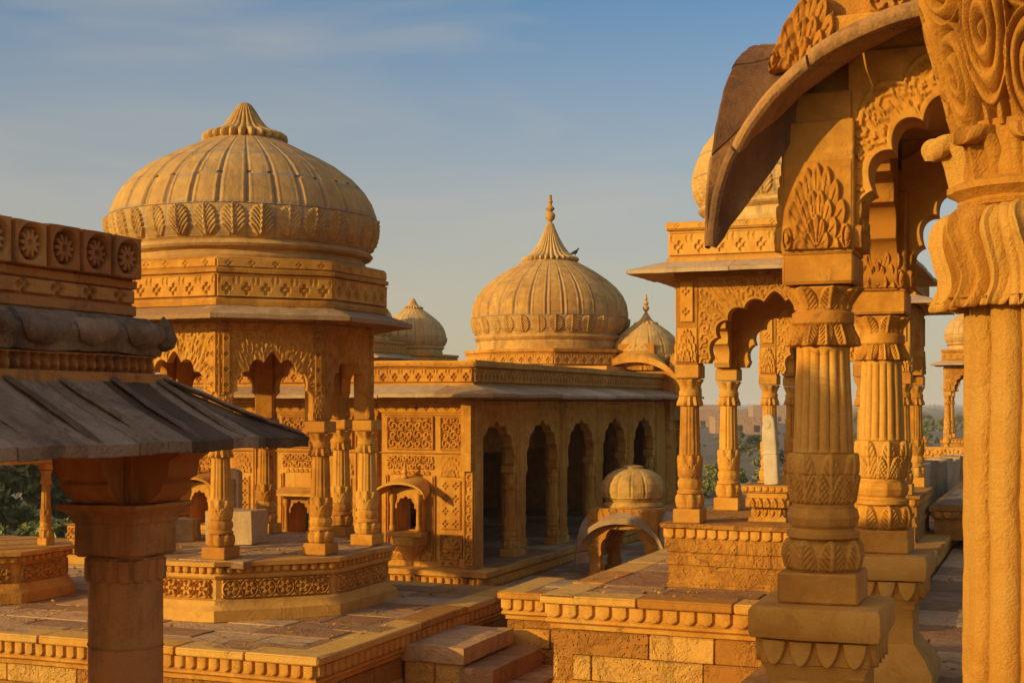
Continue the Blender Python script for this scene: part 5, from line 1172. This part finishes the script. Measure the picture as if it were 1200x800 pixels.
# ---- grit and chips of stone on the pavings
rg = np.random.default_rng(55); m = MB()
ico = np.array([(1, 0, 0), (-1, 0, 0), (0, 1, 0), (0, -1, 0), (0, 0, 1), (0, 0, -1)], float); icf = [(0, 2, 4), (2, 1, 4), (1, 3, 4), (3, 0, 4), (2, 0, 5), (1, 2, 5), (3, 1, 5), (0, 3, 5)]
for (x0, x1, y0, y1, z, n_) in ((-15, -6.5, 11.2, 16.1, -2.36, 420), (-4.3, -1.5, 11.9, 13.2, -1.764, 120), (-1.9, 1.5, 6.0, 11.7, -1.94, 260), (-1.3, 2, 11.8, 18, -1.95, 160), (-10.2, -8.0, 13.0, 15.3, -1.71, 90), (-8, -5, 18.5, 24, -2.75, 160)):
    for _ in range(n_):
        sz = .008+.022*rg.random()**4; P = ico*rg.uniform(.6, 1.3, (6, 3))*sz*np.array([1.2, 1, .7])+np.array([rg.uniform(x0, x1), rg.uniform(y0, y1), z+sz*.4]); m.add(P, tris=icf, tint=rg.uniform(-1, 1))
o = m.build('grit', ROUGH); o.location.z = EYE; o['kind'] = 'stuff'
# ================================================================== trees, scrub and houses on the plain
def crown_mesh(name, R, H, nclump, nleaf, leaf, seed, mat):
    rg = np.random.default_rng(seed); m = MB()
    a = rg.uniform(0, 2*PI, nclump); rr = np.sqrt(rg.uniform(0, 1, nclump))*R*.85; zz = rg.uniform(.1, 1, nclump)*H
    sc = np.sqrt(np.clip(1-((zz/H-.45)/.62)**2, .08, 1)); cx, cy = rr*np.cos(a)*sc, rr*np.sin(a)*sc
    cs = rg.uniform(.16, .34, nclump)*R
    idx = rg.integers(0, nclump, nleaf); v = rg.normal(0, 1, (nleaf, 3)); v /= np.linalg.norm(v, axis=1)[:, None]; v *= (rg.uniform(.35, 1, nleaf)**.5*cs[idx])[:, None]; v[:, 2] *= .75
    c = np.stack([cx[idx], cy[idx], zz[idx]], -1)+v
    d1 = rg.normal(0, 1, (nleaf, 3)); d1 /= np.linalg.norm(d1, axis=1)[:, None]; d2 = np.cross(d1, rg.normal(0, 1, (nleaf, 3))); d2 /= np.linalg.norm(d2, axis=1)[:, None]
    s = (leaf*rg.uniform(.6, 1.4, nleaf))[:, None]
    P = np.stack([c-d1*s, c+d2*s*.45, c+d1*s, c-d2*s*.45], 1).reshape(-1, 3)
    m.add(P, quads=np.arange(nleaf*4).reshape(-1, 4)); return mesh_from(m, name, mat)
def trunk_mesh(name, h, r, seed):
    rg = np.random.default_rng(seed); m = MB()
    def limb(p, q, r0, r1):
        p, q = np.array(p, float), np.array(q, float); a = np.arange(8)*2*PI/8; T = np.linspace(0, 1, 6); b = rg.normal(0, .04*np.linalg.norm(q-p), 3)
        P = np.array([p+(q-p)*t_+b*math.sin(PI*t_)+(r0+(r1-r0)*t_)*np.stack([np.cos(a), np.sin(a), 0*a], -1) for t_ in T]); m.grid(P, wrap=True)
    limb((0, 0, -.3), (0, 0, h), r, r*.6)
    for k in range(5):
        an = k*1.26+rg.uniform(0, .5); limb((0, 0, h*.8), (math.cos(an)*h*.5, math.sin(an)*h*.5, h*1.6), r*.5, r*.12)
    return mesh_from(m, name, BARK)
CR = [(crown_mesh('crown_mesh', 1.0, 1.3, 26, 5200, .075, 1, LEAF), trunk_mesh('trunk_mesh', .55, .06, 1)), (crown_mesh('crown_mesh', 1.1, 1.1, 22, 4600, .08, 2, LEAF), trunk_mesh('trunk_mesh', .5, .06, 2)), (crown_mesh('crown_mesh', 1.0, .95, 18, 2400, .09, 3, LEAF2), trunk_mesh('trunk_mesh', .4, .05, 3))]
def tree(px, d, R, kind, label, group=None, rz=0):
    x, y = camxy(px, d); t = thing('tree', label, 'tree', (x, y, PZ), rz, group); t.scale = (R, R, R)
    link('trunk', CR[kind][1], t); link('crown', CR[kind][0], t, (0, 0, .35)); return t
for px, d, R, k, lab in ((14, 44, 3.0, 0, 'tall dark leafy tree at the left edge above the small flower carved plinth'), (78, 47, 2.9, 1, 'broad green tree just left of the thick pillar'), (38, 36, 1.8, 1, 'lower bushy tree between the slim column and the left edge'), (76, 34, 1.75, 0, 'lower leafy tree right of the slim column'), (130, 52, 3.2, 0, 'leafy tree mostly hidden behind the thick pillar'), (-30, 40, 2.6, 1, 'leafy tree running out of the left edge of the view')):
    tree(px, d, R, k, lab, None, px)
rg = np.random.default_rng(77)
for k in range(46):
    px = float(rg.choice([rg.uniform(795, 960), rg.uniform(1000, 1140)])); d = float(np.exp(rg.uniform(math.log(75), math.log(420))))
    tree(px, d, rg.uniform(.7, 1.5)*(1+d/600), 2 if k % 3 else 1, 'dusty scrub tree scattered over the plain seen between the right pavilion columns', 'scrub trees on the plain', px)
# low scrub too many to count
m = MB(); base = crown_mesh('scrub_tmp', 1.0, .6, 8, 60, .32, 5, LEAF2); V = np.zeros(len(base.vertices)*3); base.vertices.foreach_get('co', V); V = V.reshape(-1, 3)
for k in range(1500):
    d = math.exp(rg.uniform(math.log(60), math.log(2600))); x, y = camxy(rg.uniform(-300, 1500), d); s = rg.uniform(.4, 1.1)*(1+d/350)
    m.add(V*s*np.array([1, 1, .9])+np.array([x, y, PZ]), quads=np.arange(len(V)).reshape(-1, 4))
bpy.data.meshes.remove(base)
o = m.build('scrub', LEAF2, None, (0, 0, 0)); o.location.z = EYE; o['kind'] = 'stuff'
def house(px, d, w_, dp, h, label):
    x, y = camxy(px, d); t = thing('house', label, 'house', (x, y, PZ), YAW)
    m = MB(); m.box((-w_/2, 0, -.3), (w_/2, dp, h), .03); m.build('wall', PLASTER, t, wob=.01)
    m = MB(); m.ring(rect(-w_/2, w_/2, 0, dp), [(.06, h-.02), (.06, h+.35), (-.12, h+.35), (-.12, h+.05)]); m.build('parapet', PLASTER, t)
    for k in range(max(1, int(w_/3))):
        m = MB(); q = -w_/2+1.3+3*k; m.box((q-.5, -.08, .9 if k else 0), (q+.5, .05, 2.1), .02); m.build('window' if k else 'door', SHADEHOLE, t)
for a in ((818, 330, 9, 6, 3.4, 'small flat roofed house far off just right of the lit corner column'), (846, 300, 11, 7, 4.2, 'wide flat roofed house in the distance behind the second lit column'), (868, 240, 9, 7, 3.2, 'nearer squat tan house below the tree on the plain'), (912, 380, 14, 8, 5, 'long pale house near the horizon right of the white slab'), (1018, 420, 10, 7, 4, 'far pale house seen between the two near columns'), (832, 500, 12, 8, 5, 'tiny far house on the skyline between the lit columns')): house(*a)

# ================================================================== the bird on the big dome
bx, by = camxy(674, 31.3)
t = thing('bird', 'small dark bird perched on the lotus rim of the spired dome', 'bird', (bx, by, 3.37), .6); t.scale = (.5, .5, .5)
m = MB()
def blob(c, r, k=16):
    a = np.arange(k)*2*PI/k; rows = [np.array(c)+np.stack([r[0]*math.cos(p)*np.cos(a), r[1]*math.cos(p)*np.sin(a), np.full(k, r[2]*math.sin(p))], -1) for p in np.linspace(-PI/2+.05, PI/2-.05, 11)]; m.grid(np.array(rows), wrap=True)
rows = []
a = np.arange(16)*2*PI/16
for (x, z, r) in ((-.26, .06, .012), (-.18, .10, .03), (-.10, .13, .065), (0, .16, .085), (.07, .20, .075), (.11, .26, .045), (.13, .31, .042), (.16, .33, .035), (.19, .325, .012), (.22, .315, .003)): rows.append(np.stack([np.full(16, x)-.3*r*np.sin(a), r*.8*np.cos(a), z+r*np.sin(a)], -1))
m.grid(np.array(rows), wrap=True)
for s in (-1, 1): m.lathe([(.008, -.02), (.007, .10)], 6, ctr=(.01, s*.03, 0))
m.build('body', FEATHER, t)
